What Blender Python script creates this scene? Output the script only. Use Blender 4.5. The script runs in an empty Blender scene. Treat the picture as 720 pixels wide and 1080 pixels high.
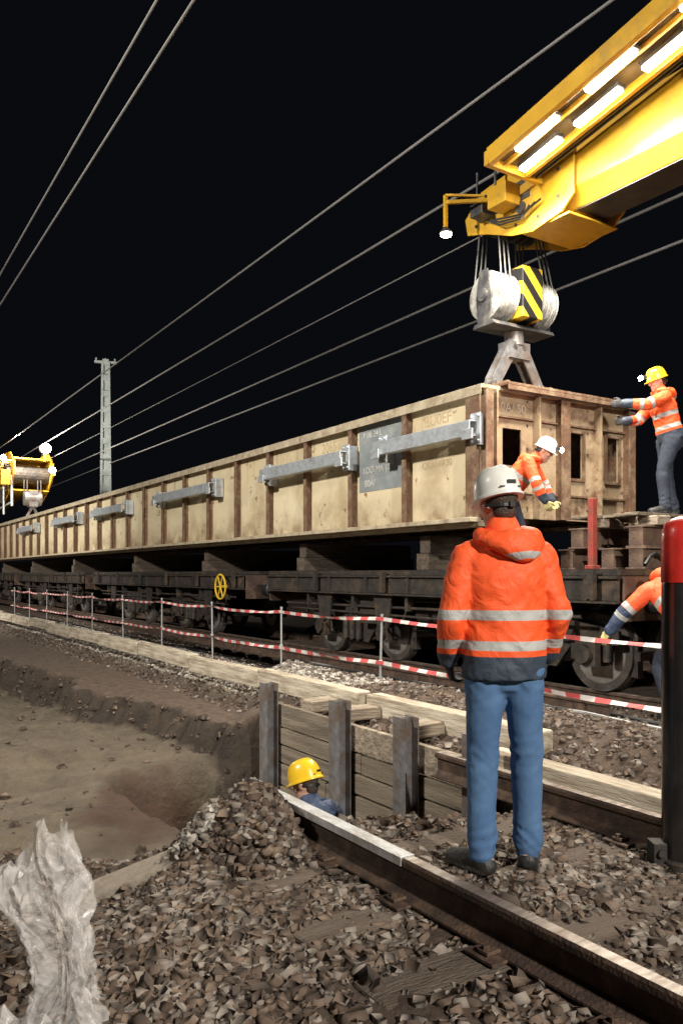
import bpy, bmesh, math, random
import numpy as np
from mathutils import Vector, Matrix, noise
random.seed(7); rng=np.random.default_rng(7)
pi=math.pi
A=math.atan(0.635); CA=math.cos(A); SA=math.sin(A)
RM=Matrix.Rotation(-(pi/2-A),4,'Z')
def W(s,t,z=0): return RM@Vector((-s,t,z))
scn=bpy.context.scene
COL=scn.collection
# ------------------------------------------------------------------ materials
def nodes(m):
    m.use_nodes=True
    nt=m.node_tree; return nt, nt.nodes, nt.links
def mat(name,c1,c2=None,scale=6,rough=.7,metal=0,bump=.3,bscale=30,stretch=(1,1,1),dirt=None,dirtscale=2,dirtamt=.5,coat=0,bdist=.02,dw=.12):
    m=bpy.data.materials.new(name); nt,N,L=nodes(m)
    b=N['Principled BSDF']; b.inputs['Roughness'].default_value=rough; b.inputs['Metallic'].default_value=metal
    if coat: b.inputs['Coat Weight'].default_value=coat
    tc=N.new('ShaderNodeTexCoord'); mp=N.new('ShaderNodeMapping'); mp.inputs['Scale'].default_value=stretch
    L.new(tc.outputs['Object'],mp.inputs['Vector'])
    c2=c2 or tuple(x*.7 for x in c1)
    n=N.new('ShaderNodeTexNoise'); n.inputs['Scale'].default_value=scale; n.inputs['Detail'].default_value=6; n.inputs['Roughness'].default_value=.65
    L.new(mp.outputs[0],n.inputs['Vector'])
    r=N.new('ShaderNodeValToRGB'); r.color_ramp.elements[0].position=.35; r.color_ramp.elements[1].position=.65
    r.color_ramp.elements[0].color=(*c2,1); r.color_ramp.elements[1].color=(*c1,1)
    L.new(n.outputs['Fac'],r.inputs['Fac']); out=r.outputs[0]
    if dirt:
        n2=N.new('ShaderNodeTexNoise'); n2.inputs['Scale'].default_value=dirtscale; n2.inputs['Detail'].default_value=8; n2.inputs['Roughness'].default_value=.7
        L.new(mp.outputs[0],n2.inputs['Vector'])
        r2=N.new('ShaderNodeValToRGB'); r2.color_ramp.elements[0].position=1-dirtamt-dw; r2.color_ramp.elements[1].position=min(1,1-dirtamt+dw)
        L.new(n2.outputs['Fac'],r2.inputs['Fac'])
        mx=N.new('ShaderNodeMix'); mx.data_type='RGBA'; L.new(r2.outputs[0],mx.inputs[0]); L.new(out,mx.inputs[6]); mx.inputs[7].default_value=(*dirt,1); out=mx.outputs[2]
    L.new(out,b.inputs['Base Color'])
    if bump:
        nb=N.new('ShaderNodeTexNoise'); nb.inputs['Scale'].default_value=bscale; nb.inputs['Detail'].default_value=6
        L.new(mp.outputs[0],nb.inputs['Vector'])
        bp=N.new('ShaderNodeBump'); bp.inputs['Strength'].default_value=bump; bp.inputs['Distance'].default_value=bdist
        L.new(nb.outputs['Fac'],bp.inputs['Height']); L.new(bp.outputs[0],b.inputs['Normal'])
    return m
def stripe_mat(name,ca,cb,vec,period,duty=.5,rough=.5):
    m=bpy.data.materials.new(name); nt,N,L=nodes(m); b=N['Principled BSDF']; b.inputs['Roughness'].default_value=rough
    tc=N.new('ShaderNodeTexCoord'); d=N.new('ShaderNodeVectorMath'); d.operation='DOT_PRODUCT'; d.inputs[1].default_value=vec
    L.new(tc.outputs['Object'],d.inputs[0])
    q=N.new('ShaderNodeMath'); q.operation='MULTIPLY'; q.inputs[1].default_value=1/period; L.new(d.outputs['Value'],q.inputs[0])
    f=N.new('ShaderNodeMath'); f.operation='FRACT'; L.new(q.outputs[0],f.inputs[0])
    g=N.new('ShaderNodeMath'); g.operation='LESS_THAN'; g.inputs[1].default_value=duty; L.new(f.outputs[0],g.inputs[0])
    nz=N.new('ShaderNodeTexNoise'); nz.inputs['Scale'].default_value=7; L.new(tc.outputs['Object'],nz.inputs['Vector'])
    mx=N.new('ShaderNodeMix'); mx.data_type='RGBA'; L.new(g.outputs[0],mx.inputs[0]); mx.inputs[6].default_value=(*cb,1); mx.inputs[7].default_value=(*ca,1)
    m2=N.new('ShaderNodeMix'); m2.data_type='RGBA'; m2.blend_type='MULTIPLY'; m2.inputs[0].default_value=.55; L.new(mx.outputs[2],m2.inputs[6]); L.new(nz.outputs['Fac'],m2.inputs[7])
    L.new(m2.outputs[2],b.inputs['Base Color']); return m
def emis(name,c,s):
    m=bpy.data.materials.new(name); nt,N,L=nodes(m); b=N['Principled BSDF']; b.inputs['Base Color'].default_value=(*c,1)
    b.inputs['Emission Color'].default_value=(*c,1); b.inputs['Emission Strength'].default_value=s; return m

def girder_paint():
    m=bpy.data.materials.new('cream_paint'); nt,N,L=nodes(m); b=N['Principled BSDF']; b.inputs['Roughness'].default_value=.55
    tc=N.new('ShaderNodeTexCoord')
    def ns(sc,st=(1,1,1),det=6,dist=0):
        mp=N.new('ShaderNodeMapping'); mp.inputs['Scale'].default_value=st; L.new(tc.outputs['Object'],mp.inputs['Vector'])
        n=N.new('ShaderNodeTexNoise'); n.inputs['Scale'].default_value=sc; n.inputs['Detail'].default_value=det; n.inputs['Roughness'].default_value=.6; n.inputs['Distortion'].default_value=dist; L.new(mp.outputs[0],n.inputs['Vector']); return n.outputs['Fac']
    def rp(f,a,b_,c0=0,c1=1):
        r=N.new('ShaderNodeMapRange'); r.inputs[1].default_value=a; r.inputs[2].default_value=b_; r.inputs[3].default_value=c0; r.inputs[4].default_value=c1; L.new(f,r.inputs[0]); return r.outputs[0]
    def mul(a,b_):
        q=N.new('ShaderNodeMath'); q.operation='MULTIPLY'; L.new(a,q.inputs[0]); L.new(b_,q.inputs[1]); return q.outputs[0]
    def mx(f,a,c):
        q=N.new('ShaderNodeMix'); q.data_type='RGBA'; L.new(f,q.inputs[0])
        for i,v in ((6,a),(7,c)):
            if isinstance(v,tuple): q.inputs[i].default_value=(*v,1)
            else: L.new(v,q.inputs[i])
        return q.outputs[2]
    c=mx(rp(ns(.8,det=3),.35,.65),(.60,.50,.32),(.71,.62,.43))
    c=mx(rp(ns(1.3,det=7),.50,.72),c,(.46,.36,.22))
    sp=N.new('ShaderNodeSeparateXYZ'); L.new(tc.outputs['Object'],sp.inputs[0])
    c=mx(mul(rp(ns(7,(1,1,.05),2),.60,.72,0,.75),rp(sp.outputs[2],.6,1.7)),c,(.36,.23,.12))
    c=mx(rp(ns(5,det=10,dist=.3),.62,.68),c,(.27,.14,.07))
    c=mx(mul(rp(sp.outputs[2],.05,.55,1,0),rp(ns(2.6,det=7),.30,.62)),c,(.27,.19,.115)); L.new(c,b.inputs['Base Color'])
    bp=N.new('ShaderNodeBump'); bp.inputs['Strength'].default_value=.3; bp.inputs['Distance'].default_value=.04; L.new(ns(1.2,det=2),bp.inputs['Height']); L.new(bp.outputs[0],b.inputs['Normal'])
    return m
M_cream=girder_paint()
M_rust=mat('rusty_steel',(.19,.10,.057),(.11,.062,.040),9,.8,.1,.4,40,dirt=(.34,.26,.17),dirtscale=4,dirtamt=.42)
M_rustr=mat('dark_rusty_steel',(.10,.058,.042),(.052,.035,.028),4,.75,.1,.3,30,dirt=(.18,.12,.08),dirtscale=3,dirtamt=.40)
M_plate=mat('end_plate_paint',(.45,.35,.23),(.31,.22,.135),2.4,.7,.05,.3,30,dirt=(.14,.07,.04),dirtscale=2.2,dirtamt=.43,dw=.07)
M_lite=mat('flange_grey',(.56,.49,.36),(.38,.31,.21),5,.6,.1,.2,30,dirt=(.18,.10,.06),dirtscale=4,dirtamt=.38)
M_galv=mat('galvanized_steel',(.58,.62,.66),(.40,.44,.48),10,.42,.45,.1,40,dirt=(.30,.28,.24),dirtscale=4,dirtamt=.36)
M_stake=mat('grey_stake_steel',(.42,.42,.42),(.30,.30,.30),10,.5,.4,.1,40)
M_greyp=mat('grey_primer',(.27,.30,.31),(.19,.21,.22),3,.6,0,.15,30,dirt=(.42,.40,.34),dirtscale=3,dirtamt=.34)
M_dark=mat('grimy_dark_steel',(.050,.042,.036),(.024,.021,.019),8,.7,.25,.5,30,dirt=(.12,.078,.048),dirtscale=3,dirtamt=.38)
M_black=mat('black_rubbery',(.015,.015,.016),(.01,.01,.01),8,.5,0,.2,30)
M_wheel=mat('wheel_steel',(.11,.095,.085),(.05,.045,.04),6,.55,.4,.3,30)
M_tread=mat('wheel_tread',(.45,.43,.40),(.3,.28,.26),8,.35,.7,.1,30)
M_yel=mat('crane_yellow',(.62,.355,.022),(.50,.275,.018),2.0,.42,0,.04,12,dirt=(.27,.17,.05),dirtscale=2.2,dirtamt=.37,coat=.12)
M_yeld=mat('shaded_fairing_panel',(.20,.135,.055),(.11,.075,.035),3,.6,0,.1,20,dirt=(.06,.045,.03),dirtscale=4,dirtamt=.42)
M_under=mat('grey_brown_underside',(.075,.062,.048),(.04,.034,.028),3,.6,.1,.1,20)
M_yelw=mat('yellow_paint',(.75,.5,.03),(.6,.38,.03),8,.5)
M_rail=mat('rail_side',(.085,.053,.040),(.045,.031,.025),10,.75,.3,.5,60,dirt=(.16,.10,.065),dirtscale=7,dirtamt=.42)
M_railtop=mat('rail_top',(.42,.38,.34),(.22,.18,.15),9,.45,.5,.15,60,(3,.6,1),(.10,.06,.04),3,.42)
M_strip=mat('scuffed_bright_steel',(.72,.73,.74),(.50,.51,.52),9,.45,.35,.25,40,(1,2,1),(.28,.22,.17),5,.42)
M_wood=mat('old_sleeper_wood',(.15,.12,.095),(.08,.06,.046),5,.9,0,.9,30,(3,.5,3),(.10,.07,.05),4,.48,bdist=.03)
M_woodd=mat('dark_packing_wood',(.115,.085,.062),(.06,.045,.034),5,.88,0,.8,30,(3,.5,3),(.17,.14,.11),6,.42,bdist=.03)
M_plank=mat('shoring_timber',(.27,.225,.165),(.15,.12,.085),6,.85,0,.7,20,(.5,3,6),(.08,.06,.045),3,.46)
M_plank2=mat('pale_timber',(.62,.56,.45),(.44,.38,.29),5,.8,0,.6,20,(.5,3,6),(.20,.15,.10),3,.47)
M_plank3=mat('dirty_baulk_timber',(.40,.34,.26),(.24,.19,.14),5,.85,0,.7,20,(3,.5,6),(.12,.09,.065),4,.47)
M_pile=mat('steel_pile',(.24,.24,.25),(.12,.12,.125),6,.5,.4,.4,20,dirt=(.16,.105,.07),dirtscale=4,dirtamt=.44)
M_hbk=mat('dark_grey_paint',(.075,.075,.08),(.035,.035,.038),6,.45,.3,.2,20,dirt=(.20,.18,.15),dirtscale=5,dirtamt=.36)
M_tape=stripe_mat('barrier_stripes',(.68,.11,.11),(.80,.75,.72),(1,0,0),.36)
M_haz=stripe_mat('hazard_stripes',(.78,.48,.03),(.014,.014,.014),(.2,1,.95),.34)
M_red=mat('red_paint',(.55,.03,.02),(.40,.02,.015),6,.32,0,.1,30,dirt=(.2,.02,.015),dirtscale=5,dirtamt=.36,coat=.3)
M_redd=mat('dull_red_paint',(.34,.05,.035),(.24,.035,.025),6,.6,0,.2,30,dirt=(.15,.06,.04),dirtscale=5,dirtamt=.42)
M_blkp=mat('black_paint',(.012,.012,.013),(.02,.018,.017),6,.28,0,.15,20,coat=.4)
M_rope=mat('steel_cable',(.16,.15,.14),(.08,.08,.08),30,.5,.5,0)
M_wire=mat('overhead_wire',(.20,.195,.19),(.16,.155,.15),3,.7,.0,0)
M_mast=mat('mast_concrete',(.30,.33,.33),(.22,.25,.25),3,.8,0,.2,12)
M_lamp=emis('lit_led_panel',(1,.93,.78),60)
M_lamp2=emis('lit_flood_lamp',(1,.95,.86),90)
M_hl=emis('lit_head_torch',(.85,.93,1),80)
M_skin=mat('skin',(.55,.33,.24),(.5,.28,.2),10,.55,0,.1,80)
M_hair=mat('brown_hair',(.07,.045,.03),(.03,.02,.015),60,.6,0,.6,120)
M_jean=mat('blue_denim',(.066,.145,.29),(.048,.108,.225),3,.9,0,.2,200,dirt=(.105,.205,.36),dirtscale=2.2,dirtamt=.44,bdist=.004)
M_navy=mat('navy_trousers',(.035,.045,.07),(.02,.025,.04),7,.85,0,.3,120)
M_boot=mat('black_boot',(.018,.018,.02),(.03,.028,.025),12,.5,0,.4,60)
M_wh=mat('white_helmet_shell',(.82,.82,.78),(.72,.71,.65),5,.3,0,.02,20,coat=.3)
M_yh=mat('yellow_helmet_shell',(.85,.55,.02),(.75,.46,.02),5,.3,0,.02,20,coat=.3)
M_glove=mat('dark_glove',(.05,.05,.055),(.03,.03,.03),14,.8)
M_gloveY=mat('pale_glove',(.55,.48,.2),(.4,.34,.15),14,.8)
M_eye=mat('eye',(.7,.7,.7),(.6,.6,.6),3,.2,0,0)
M_text=mat('white_stencil',(.66,.66,.61),(.44,.44,.40),9,.7,0,0)
M_textf=mat('faint_pale_stencil',(.60,.55,.45),(.42,.36,.27),9,.8,0,0)
M_textd=mat('faded_dark_stencil',(.40,.30,.18),(.52,.42,.27),9,.8,0,0)

def jacket_mat(name,c1,c2,c3=(.43,.43,.41)):
    m=bpy.data.materials.new(name); nt,N,L=nodes(m); b=N['Principled BSDF']; b.inputs['Roughness'].default_value=.65
    tc=N.new('ShaderNodeTexCoord')
    nz=N.new('ShaderNodeTexNoise'); nz.inputs['Scale'].default_value=3; nz.inputs['Detail'].default_value=4; L.new(tc.outputs['Object'],nz.inputs['Vector'])
    def mix(f,a,bb):
        mx=N.new('ShaderNodeMix'); mx.data_type='RGBA'
        L.new(f,mx.inputs[0])
        for i,q in ((6,a),(7,bb)):
            if isinstance(q,tuple): mx.inputs[i].default_value=(*q,1)
            else: L.new(q,mx.inputs[i])
        return mx.outputs[2]
    base=mix(nz.outputs['Fac'],tuple(x*.80 for x in c1),c1)
    def thr(an):
        a=N.new('ShaderNodeAttribute'); a.attribute_name=an
        g=N.new('ShaderNodeMath'); g.operation='GREATER_THAN'; g.inputs[1].default_value=0; L.new(a.outputs['Fac'],g.inputs[0]); return g.outputs[0]
    o=mix(thr('navy'),base,c2); tb=thr('band'); o=mix(tb,o,c3)
    L.new(o,b.inputs['Base Color'])
    nb=N.new('ShaderNodeTexNoise'); nb.inputs['Scale'].default_value=12; nb.inputs['Detail'].default_value=3; nb.inputs['Distortion'].default_value=1.3; L.new(tc.outputs['Object'],nb.inputs['Vector'])
    bp=N.new('ShaderNodeBump'); bp.inputs['Strength'].default_value=.5; bp.inputs['Distance'].default_value=.025; L.new(nb.outputs['Fac'],bp.inputs['Height']); L.new(bp.outputs[0],b.inputs['Normal'])
    return m
M_jk=jacket_mat('hi_vis_orange_jacket',(1.0,.115,.022),(.035,.05,.075))
M_jk2=jacket_mat('hi_vis_orange_blue_jacket',(1.0,.125,.035),(.035,.055,.11))

# ------------------------------------------------------------------ mesh builder
class MB:
    def __init__(s): s.v=[]; s.f=[]; s.m=[]
    def add(s,vs,fs,m=0):
        o=len(s.v); s.v+= [tuple(v) for v in vs]; s.f+=[tuple(i+o for i in f) for f in fs]; s.m+=[m]*len(fs); return s
    def box(s,x0,x1,y0,y1,z0,z1,m=0,M=None):
        vs=[Vector((x,y,z)) for z in (z0,z1) for y in (y0,y1) for x in (x0,x1)]
        if M is not None: vs=[M@v for v in vs]
        return s.add(vs,[(0,2,3,1),(4,5,7,6),(0,1,5,4),(2,6,7,3),(0,4,6,2),(1,3,7,5)],m)
    def sb(s,s0,s1,t0,t1,z0,z1,m=0): return s.box(-max(s0,s1),-min(s0,s1),min(t0,t1),max(t0,t1),min(z0,z1),max(z0,z1),m)
    def cyl(s,p0,p1,r0,r1=None,n=16,m=0):
        p0=Vector(p0); p1=Vector(p1); r1=r0 if r1 is None else r1
        d=(p1-p0).normalized(); a=d.orthogonal().normalized(); b=d.cross(a)
        vs=[p0+(a*math.cos(2*pi*i/n)+b*math.sin(2*pi*i/n))*r0 for i in range(n)]+[p1+(a*math.cos(2*pi*i/n)+b*math.sin(2*pi*i/n))*r1 for i in range(n)]
        fs=[(i,(i+1)%n,n+(i+1)%n,n+i) for i in range(n)]+[tuple(range(n-1,-1,-1)),tuple(range(n,2*n))]
        return s.add(vs,fs,m)
    def tube(s,pts,r,n=8,m=0):
        pts=[Vector(p) for p in pts]; vs=[];fs=[]
        for i,p in enumerate(pts):
            d=(pts[min(i+1,len(pts)-1)]-pts[max(i-1,0)]).normalized(); a=d.cross(Vector((0,0,1))).normalized(); b=a.cross(d)
            for k in range(n): vs.append(p+(a*math.cos(2*pi*k/n)+b*math.sin(2*pi*k/n))*r)
        for i in range(len(pts)-1):
            for k in range(n): fs.append((i*n+k,i*n+(k+1)%n,(i+1)*n+(k+1)%n,(i+1)*n+k))
        return s.add(vs,fs,m)
    def bar(s,p0,p1,w,h,m=0,up=(0,0,1)):
        p0=Vector(p0); p1=Vector(p1); d=(p1-p0).normalized(); u=Vector(up); a=d.cross(u).normalized(); u=a.cross(d)
        vs=[p+a*x*w/2+u*y*h/2 for p in (p0,p1) for (x,y) in ((-1,-1),(1,-1),(1,1),(-1,1))]
        return s.add(vs,[(0,1,5,4),(1,2,6,5),(2,3,7,6),(3,0,4,7),(3,2,1,0),(4,5,6,7)],m)
    def prism(s,pts,ext,m=0):
        pts=[Vector(p) for p in pts]; e=Vector(ext); n=len(pts)
        return s.add(pts+[p+e for p in pts],[(i,(i+1)%n,n+(i+1)%n,n+i) for i in range(n)]+[tuple(range(n-1,-1,-1)),tuple(range(n,2*n))],m)
    def lathe(s,prof,c,axis='y',n=32,m=0):
        vs=[];fs=[];c=Vector(c)
        for (r,h) in prof:
            for i in range(n):
                a=2*pi*i/n; x,y=r*math.cos(a),r*math.sin(a)
                vs.append(c+(Vector((x,h,y)) if axis=='y' else Vector((x,y,h)) if axis=='z' else Vector((h,x,y))))
        for k in range(len(prof)-1):
            for i in range(n): fs.append((k*n+i,k*n+(i+1)%n,(k+1)*n+(i+1)%n,(k+1)*n+i))
        fs.append(tuple(range(n))); fs.append(tuple(range(len(vs)-n,len(vs))))
        return s.add(vs,fs,m)
    def obj(s,name,mats,parent=None,origin=(0,0,0),bevel=0,smooth=False,loc=None,recalc=True):
        o=Vector(origin)
        me=bpy.data.meshes.new(name); me.from_pydata([tuple(Vector(v)-o) for v in s.v],[],s.f)
        if not isinstance(mats,(list,tuple)): mats=[mats]
        for q in mats: me.materials.append(q)
        me.polygons.foreach_set('material_index',s.m)
        if recalc: bm=bmesh.new(); bm.from_mesh(me); bmesh.ops.recalc_face_normals(bm,faces=bm.faces); bm.to_mesh(me); bm.free()
        if smooth:
            me.polygons.foreach_set('use_smooth',[True]*len(me.polygons)); me.set_sharp_from_angle(angle=math.radians(35))
        ob=bpy.data.objects.new(name,me); COL.objects.link(ob)
        if parent: ob.parent=parent
        if loc is not None: ob.location=loc
        if bevel:
            b=ob.modifiers.new('b','BEVEL'); b.width=bevel; b.segments=2; b.limit_method='ANGLE'; b.angle_limit=math.radians(40)
        return ob
def tag(o,label,cat,group=None,kind=None):
    if label: o['label']=label
    if cat: o['category']=cat
    if group: o['group']=group
    if kind: o['kind']=kind
    return o
def thingS(name,label,cat,s,t,z,group=None):
    e=bpy.data.objects.new(name,None); e.empty_display_size=.2; COL.objects.link(e)
    e.matrix_world=RM@Matrix.Translation((-s,t,z)); tag(e,label,cat,group)
    return e
def O(s,t,z): return Vector((-s,t,z))
def soloS(mb,name,mats,label,cat,s,t,z,group=None,bevel=0,smooth=False,extra=None):
    ob=mb.obj(name,mats,None,O(s,t,z),bevel,smooth); ob.matrix_world=RM@Matrix.Translation((-s,t,z))
    if extra is not None: ob.matrix_world=ob.matrix_world@extra
    return tag(ob,label,cat,group)
def copyS(ob,s,t,z,rotz=0,ry=0):
    c=ob.copy(); COL.objects.link(c); c.matrix_world=RM@Matrix.Translation((-s,t,z))@Matrix.Rotation(rotz,4,'Z')@Matrix.Rotation(ry,4,'Y'); return c

# ------------------------------------------------------------------ terrain
LAT=rng.random((256,256))
def vn(x,y):
    xi=np.floor(x).astype(int); yi=np.floor(y).astype(int); fx=x-xi; fy=y-yi
    fx=fx*fx*(3-2*fx); fy=fy*fy*(3-2*fy)
    a=LAT[xi%256,yi%256]; b=LAT[(xi+1)%256,yi%256]; c=LAT[xi%256,(yi+1)%256]; d=LAT[(xi+1)%256,(yi+1)%256]
    return (a*(1-fx)+b*fx)*(1-fy)+(c*(1-fx)+d*fx)*fy
def fbm(x,y,o=4):
    r=0;a=.5
    for i in range(o): r=r+a*(vn(x+17*i,y+31*i)-.5)*2; x=x*2.03; y=y*2.03; a*=.5
    return r
def ss(x): x=np.clip(x,0,1); return x*x*(3-2*x)
WE=7.95
def pitmask(s,t):
    e=np.where(s<WE,4.10,np.interp(s,[WE,9.2,17,40],[3.95,3.65,2.95,2.7])+(fbm(s*.8,s*0+3,5)*.60)*ss((s-WE+.1)/1.0)+.11*fbm(s*5,t*5,3))
    w=np.where(s<WE,.07,.25+.16*fbm(s*1.3,t*0+9,3))
    Pt=np.clip((e-t)/w,0,1)
    sr=np.where(t<2,4.22+(2-t)*.635,4.25-.30*(t-2))+fbm(t*1.7,t*0+5,3)*.25
    Ps=ss((s-sr)/(1.15-.55*ss((t-2.3)/.3)))
    return Pt*Ps*ss((t+16)/3)*ss((45-s)/4)
def hgt(s,t):
    s=np.asarray(s,float); t=np.asarray(t,float)
    X=-SA*s+CA*t; Y=CA*s+SA*t
    z=-.10+0*s
    z=z-.12*np.clip(1.55-t,0,2.0)
    z=z-.22*ss((Y-3.3)/1.3)*ss((-.75-X)/.55)
    z=z+ss((t-4.3)/.4)*.09-ss((t-6.2)/.6)*.10
    z=z+.22*ss((t-4.6)/.4)*ss((6.2-t)/.5)*np.clip(fbm(s*.9+4,t*1.1,3)+.45,0,1)*ss((9-s)/2)
    z=z+.03*fbm(s*1.6,t*1.6,4)+.02*fbm(s*7,t*7,3)
    z=z+.25*np.exp(-(((X+.50)/.28)**2+((Y-4.45)/.30)**2))
    P=pitmask(s,t)
    fl=-.66-.24*ss((s-10)/6)-1.02*ss((t-2.32)/.30)*ss((8.35-s)/.7)+.14*fbm(s*.6,t*.6,4)+.07*fbm(s*2.6,t*2.6,4)+.035*fbm(s*9,t*9,3)
    z=z*(1-P)+fl*P
    z=z+P*(1-P)*4*(.20*fbm(s*2.3,t*2.3,4)+.16*fbm(s*7,t*7,4))*np.where(s<WE,np.where(t>3.9,0,.6),1)
    return z
def axis(segs):
    o=[segs[0][0]]
    for a,b,st in segs:
        n=max(1,int(round((b-a)/st))); o+=list(np.linspace(a,b,n+1)[1:])
    return np.array(o)
sg=axis([(-60,-4,5),(-4,-1,.3),(-1,13,.05),(13,22,.09),(22,45,.3),(45,100,2),(100,800,40)])
tg=axis([(-400,-40,30),(-40,-8,2),(-8,-2,.25),(-2,6.6,.042),(6.6,12,.25),(12,60,3),(60,600,40)])
S,T=np.meshgrid(sg,tg,indexing='ij'); Z=hgt(S,T)
ns,ntt=S.shape
xw=S*-SA+T*CA; yw=S*CA+T*SA
co=np.stack([xw,yw,Z],-1).reshape(-1,3)
idx=np.arange(ns*ntt).reshape(ns,ntt)
q=np.stack([idx[:-1,:-1],idx[:-1,1:],idx[1:,1:],idx[1:,:-1]],-1).reshape(-1,4)
def npmesh(name,co,faces,k):
    me=bpy.data.meshes.new(name); me.vertices.add(len(co)); me.vertices.foreach_set('co',co.astype(np.float32).ravel())
    me.loops.add(faces.size); me.loops.foreach_set('vertex_index',faces.astype(np.int32).ravel())
    me.polygons.add(len(faces)); me.polygons.foreach_set('loop_start',np.arange(0,faces.size,k,dtype=np.int32)); 
    me.update(calc_edges=True); me.validate(); return me
me=npmesh('ground',co,q[:,::-1],4); me.polygons.foreach_set('use_smooth',[True]*len(me.polygons))
at=me.attributes.new('pit','FLOAT','POINT'); at.data.foreach_set('value',pitmask(S,T).ravel().astype(np.float32))
fr=ss((S-8)/2)*ss((T-4.3)/.5)*ss((7.0-T)/.6)*ss((26-S)/5)
at=me.attributes.new('pale','FLOAT','POINT'); at.data.foreach_set('value',fr.ravel().astype(np.float32))
dx=(xw+1.72)/(.62+.2*fbm(xw*1.5,yw*1.5,3)); dy=(yw-7.5)/1.45; painted_shadow=ss((1.15-np.sqrt(dx*dx+dy*dy)+.45*fbm(xw*1.6+5,yw*1.6,4))/.45)  # mask for a person's cast shadow, painted onto the pit floor
at=me.attributes.new('painted_shadow','FLOAT','POINT'); at.data.foreach_set('value',painted_shadow.ravel().astype(np.float32))
g=bpy.data.objects.new('ground',me); COL.objects.link(g); g['kind']='structure'
gm=bpy.data.materials.new('soil_and_ballast'); nt,N,L=nodes(gm); b=N['Principled BSDF']; b.inputs['Roughness'].default_value=.92
tc=N.new('ShaderNodeTexCoord')
def tnoise(sc,det=8,ro=.65):
    n=N.new('ShaderNodeTexNoise'); n.inputs['Scale'].default_value=sc; n.inputs['Detail'].default_value=det; n.inputs['Roughness'].default_value=ro; L.new(tc.outputs['Object'],n.inputs['Vector']); return n.outputs['Fac']
def ramp(f,p0,c0,p1,c1):
    r=N.new('ShaderNodeValToRGB'); r.color_ramp.elements[0].position=p0; r.color_ramp.elements[1].position=p1; r.color_ramp.elements[0].color=(*c0,1); r.color_ramp.elements[1].color=(*c1,1); L.new(f,r.inputs['Fac']); return r.outputs[0]
def mixc(f,a,bb):
    mx=N.new('ShaderNodeMix'); mx.data_type='RGBA'; L.new(f,mx.inputs[0]); L.new(a,mx.inputs[6]); L.new(bb,mx.inputs[7]); return mx.outputs[2]
def attr(nm):
    a=N.new('ShaderNodeAttribute'); a.attribute_name=nm; return a.outputs['Fac']
bal=ramp(tnoise(9),.3,(.048,.032,.023),.7,(.150,.103,.074))
vor=N.new('ShaderNodeTexVoronoi'); vor.inputs['Scale'].default_value=16; L.new(tc.outputs['Object'],vor.inputs['Vector'])
flo=ramp(tnoise(2.2,12,.75),.35,(.065,.050,.034),.68,(.135,.108,.075))
shadow_col=ramp(tnoise(2.5,10,.7),.35,(.036,.019,.012),.68,(.072,.040,.024))  # darker soil colour standing in for the shadow
clf=ramp(tnoise(3.5),.3,(.016,.011,.008),.75,(.068,.048,.032))
pa=attr('pit')
r1=N.new('ShaderNodeMapRange'); r1.inputs[1].default_value=.90; r1.inputs[2].default_value=1; L.new(pa,r1.inputs[0])
r0=N.new('ShaderNodeMapRange'); r0.inputs[1].default_value=.0; r0.inputs[2].default_value=.12; L.new(pa,r0.inputs[0])
flo=mixc(attr('painted_shadow'),flo,shadow_col)
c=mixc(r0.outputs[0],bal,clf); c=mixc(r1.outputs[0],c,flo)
pal=ramp(vor.outputs['Distance'],.05,(.50,.46,.40),.5,(.14,.11,.08))
pf=N.new('ShaderNodeMath'); pf.operation='MULTIPLY'; L.new(attr('pale'),pf.inputs[0]); 
pr=N.new('ShaderNodeMapRange'); pr.inputs[1].default_value=.38; pr.inputs[2].default_value=.55; L.new(tnoise(.9),pr.inputs[0]); L.new(pr.outputs[0],pf.inputs[1])
c=mixc(pf.outputs[0],c,pal)
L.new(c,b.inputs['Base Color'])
b1=N.new('ShaderNodeBump'); b1.inputs['Strength'].default_value=.8; b1.inputs['Distance'].default_value=.06; L.new(tnoise(14,10,.72),b1.inputs['Height'])
bs_=N.new('ShaderNodeMapRange'); bs_.inputs[1].default_value=.9; bs_.inputs[2].default_value=1; bs_.inputs[3].default_value=1; bs_.inputs[4].default_value=.75; L.new(pa,bs_.inputs[0]); L.new(bs_.outputs[0],b1.inputs['Strength'])
b2=N.new('ShaderNodeBump'); b2.inputs['Strength'].default_value=.20; b2.inputs['Distance'].default_value=.04; L.new(vor.outputs['Distance'],b2.inputs['Height']); L.new(b1.outputs[0],b2.inputs['Normal'])
L.new(b2.outputs[0],b.inputs['Normal']); me.materials.append(gm)

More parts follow.
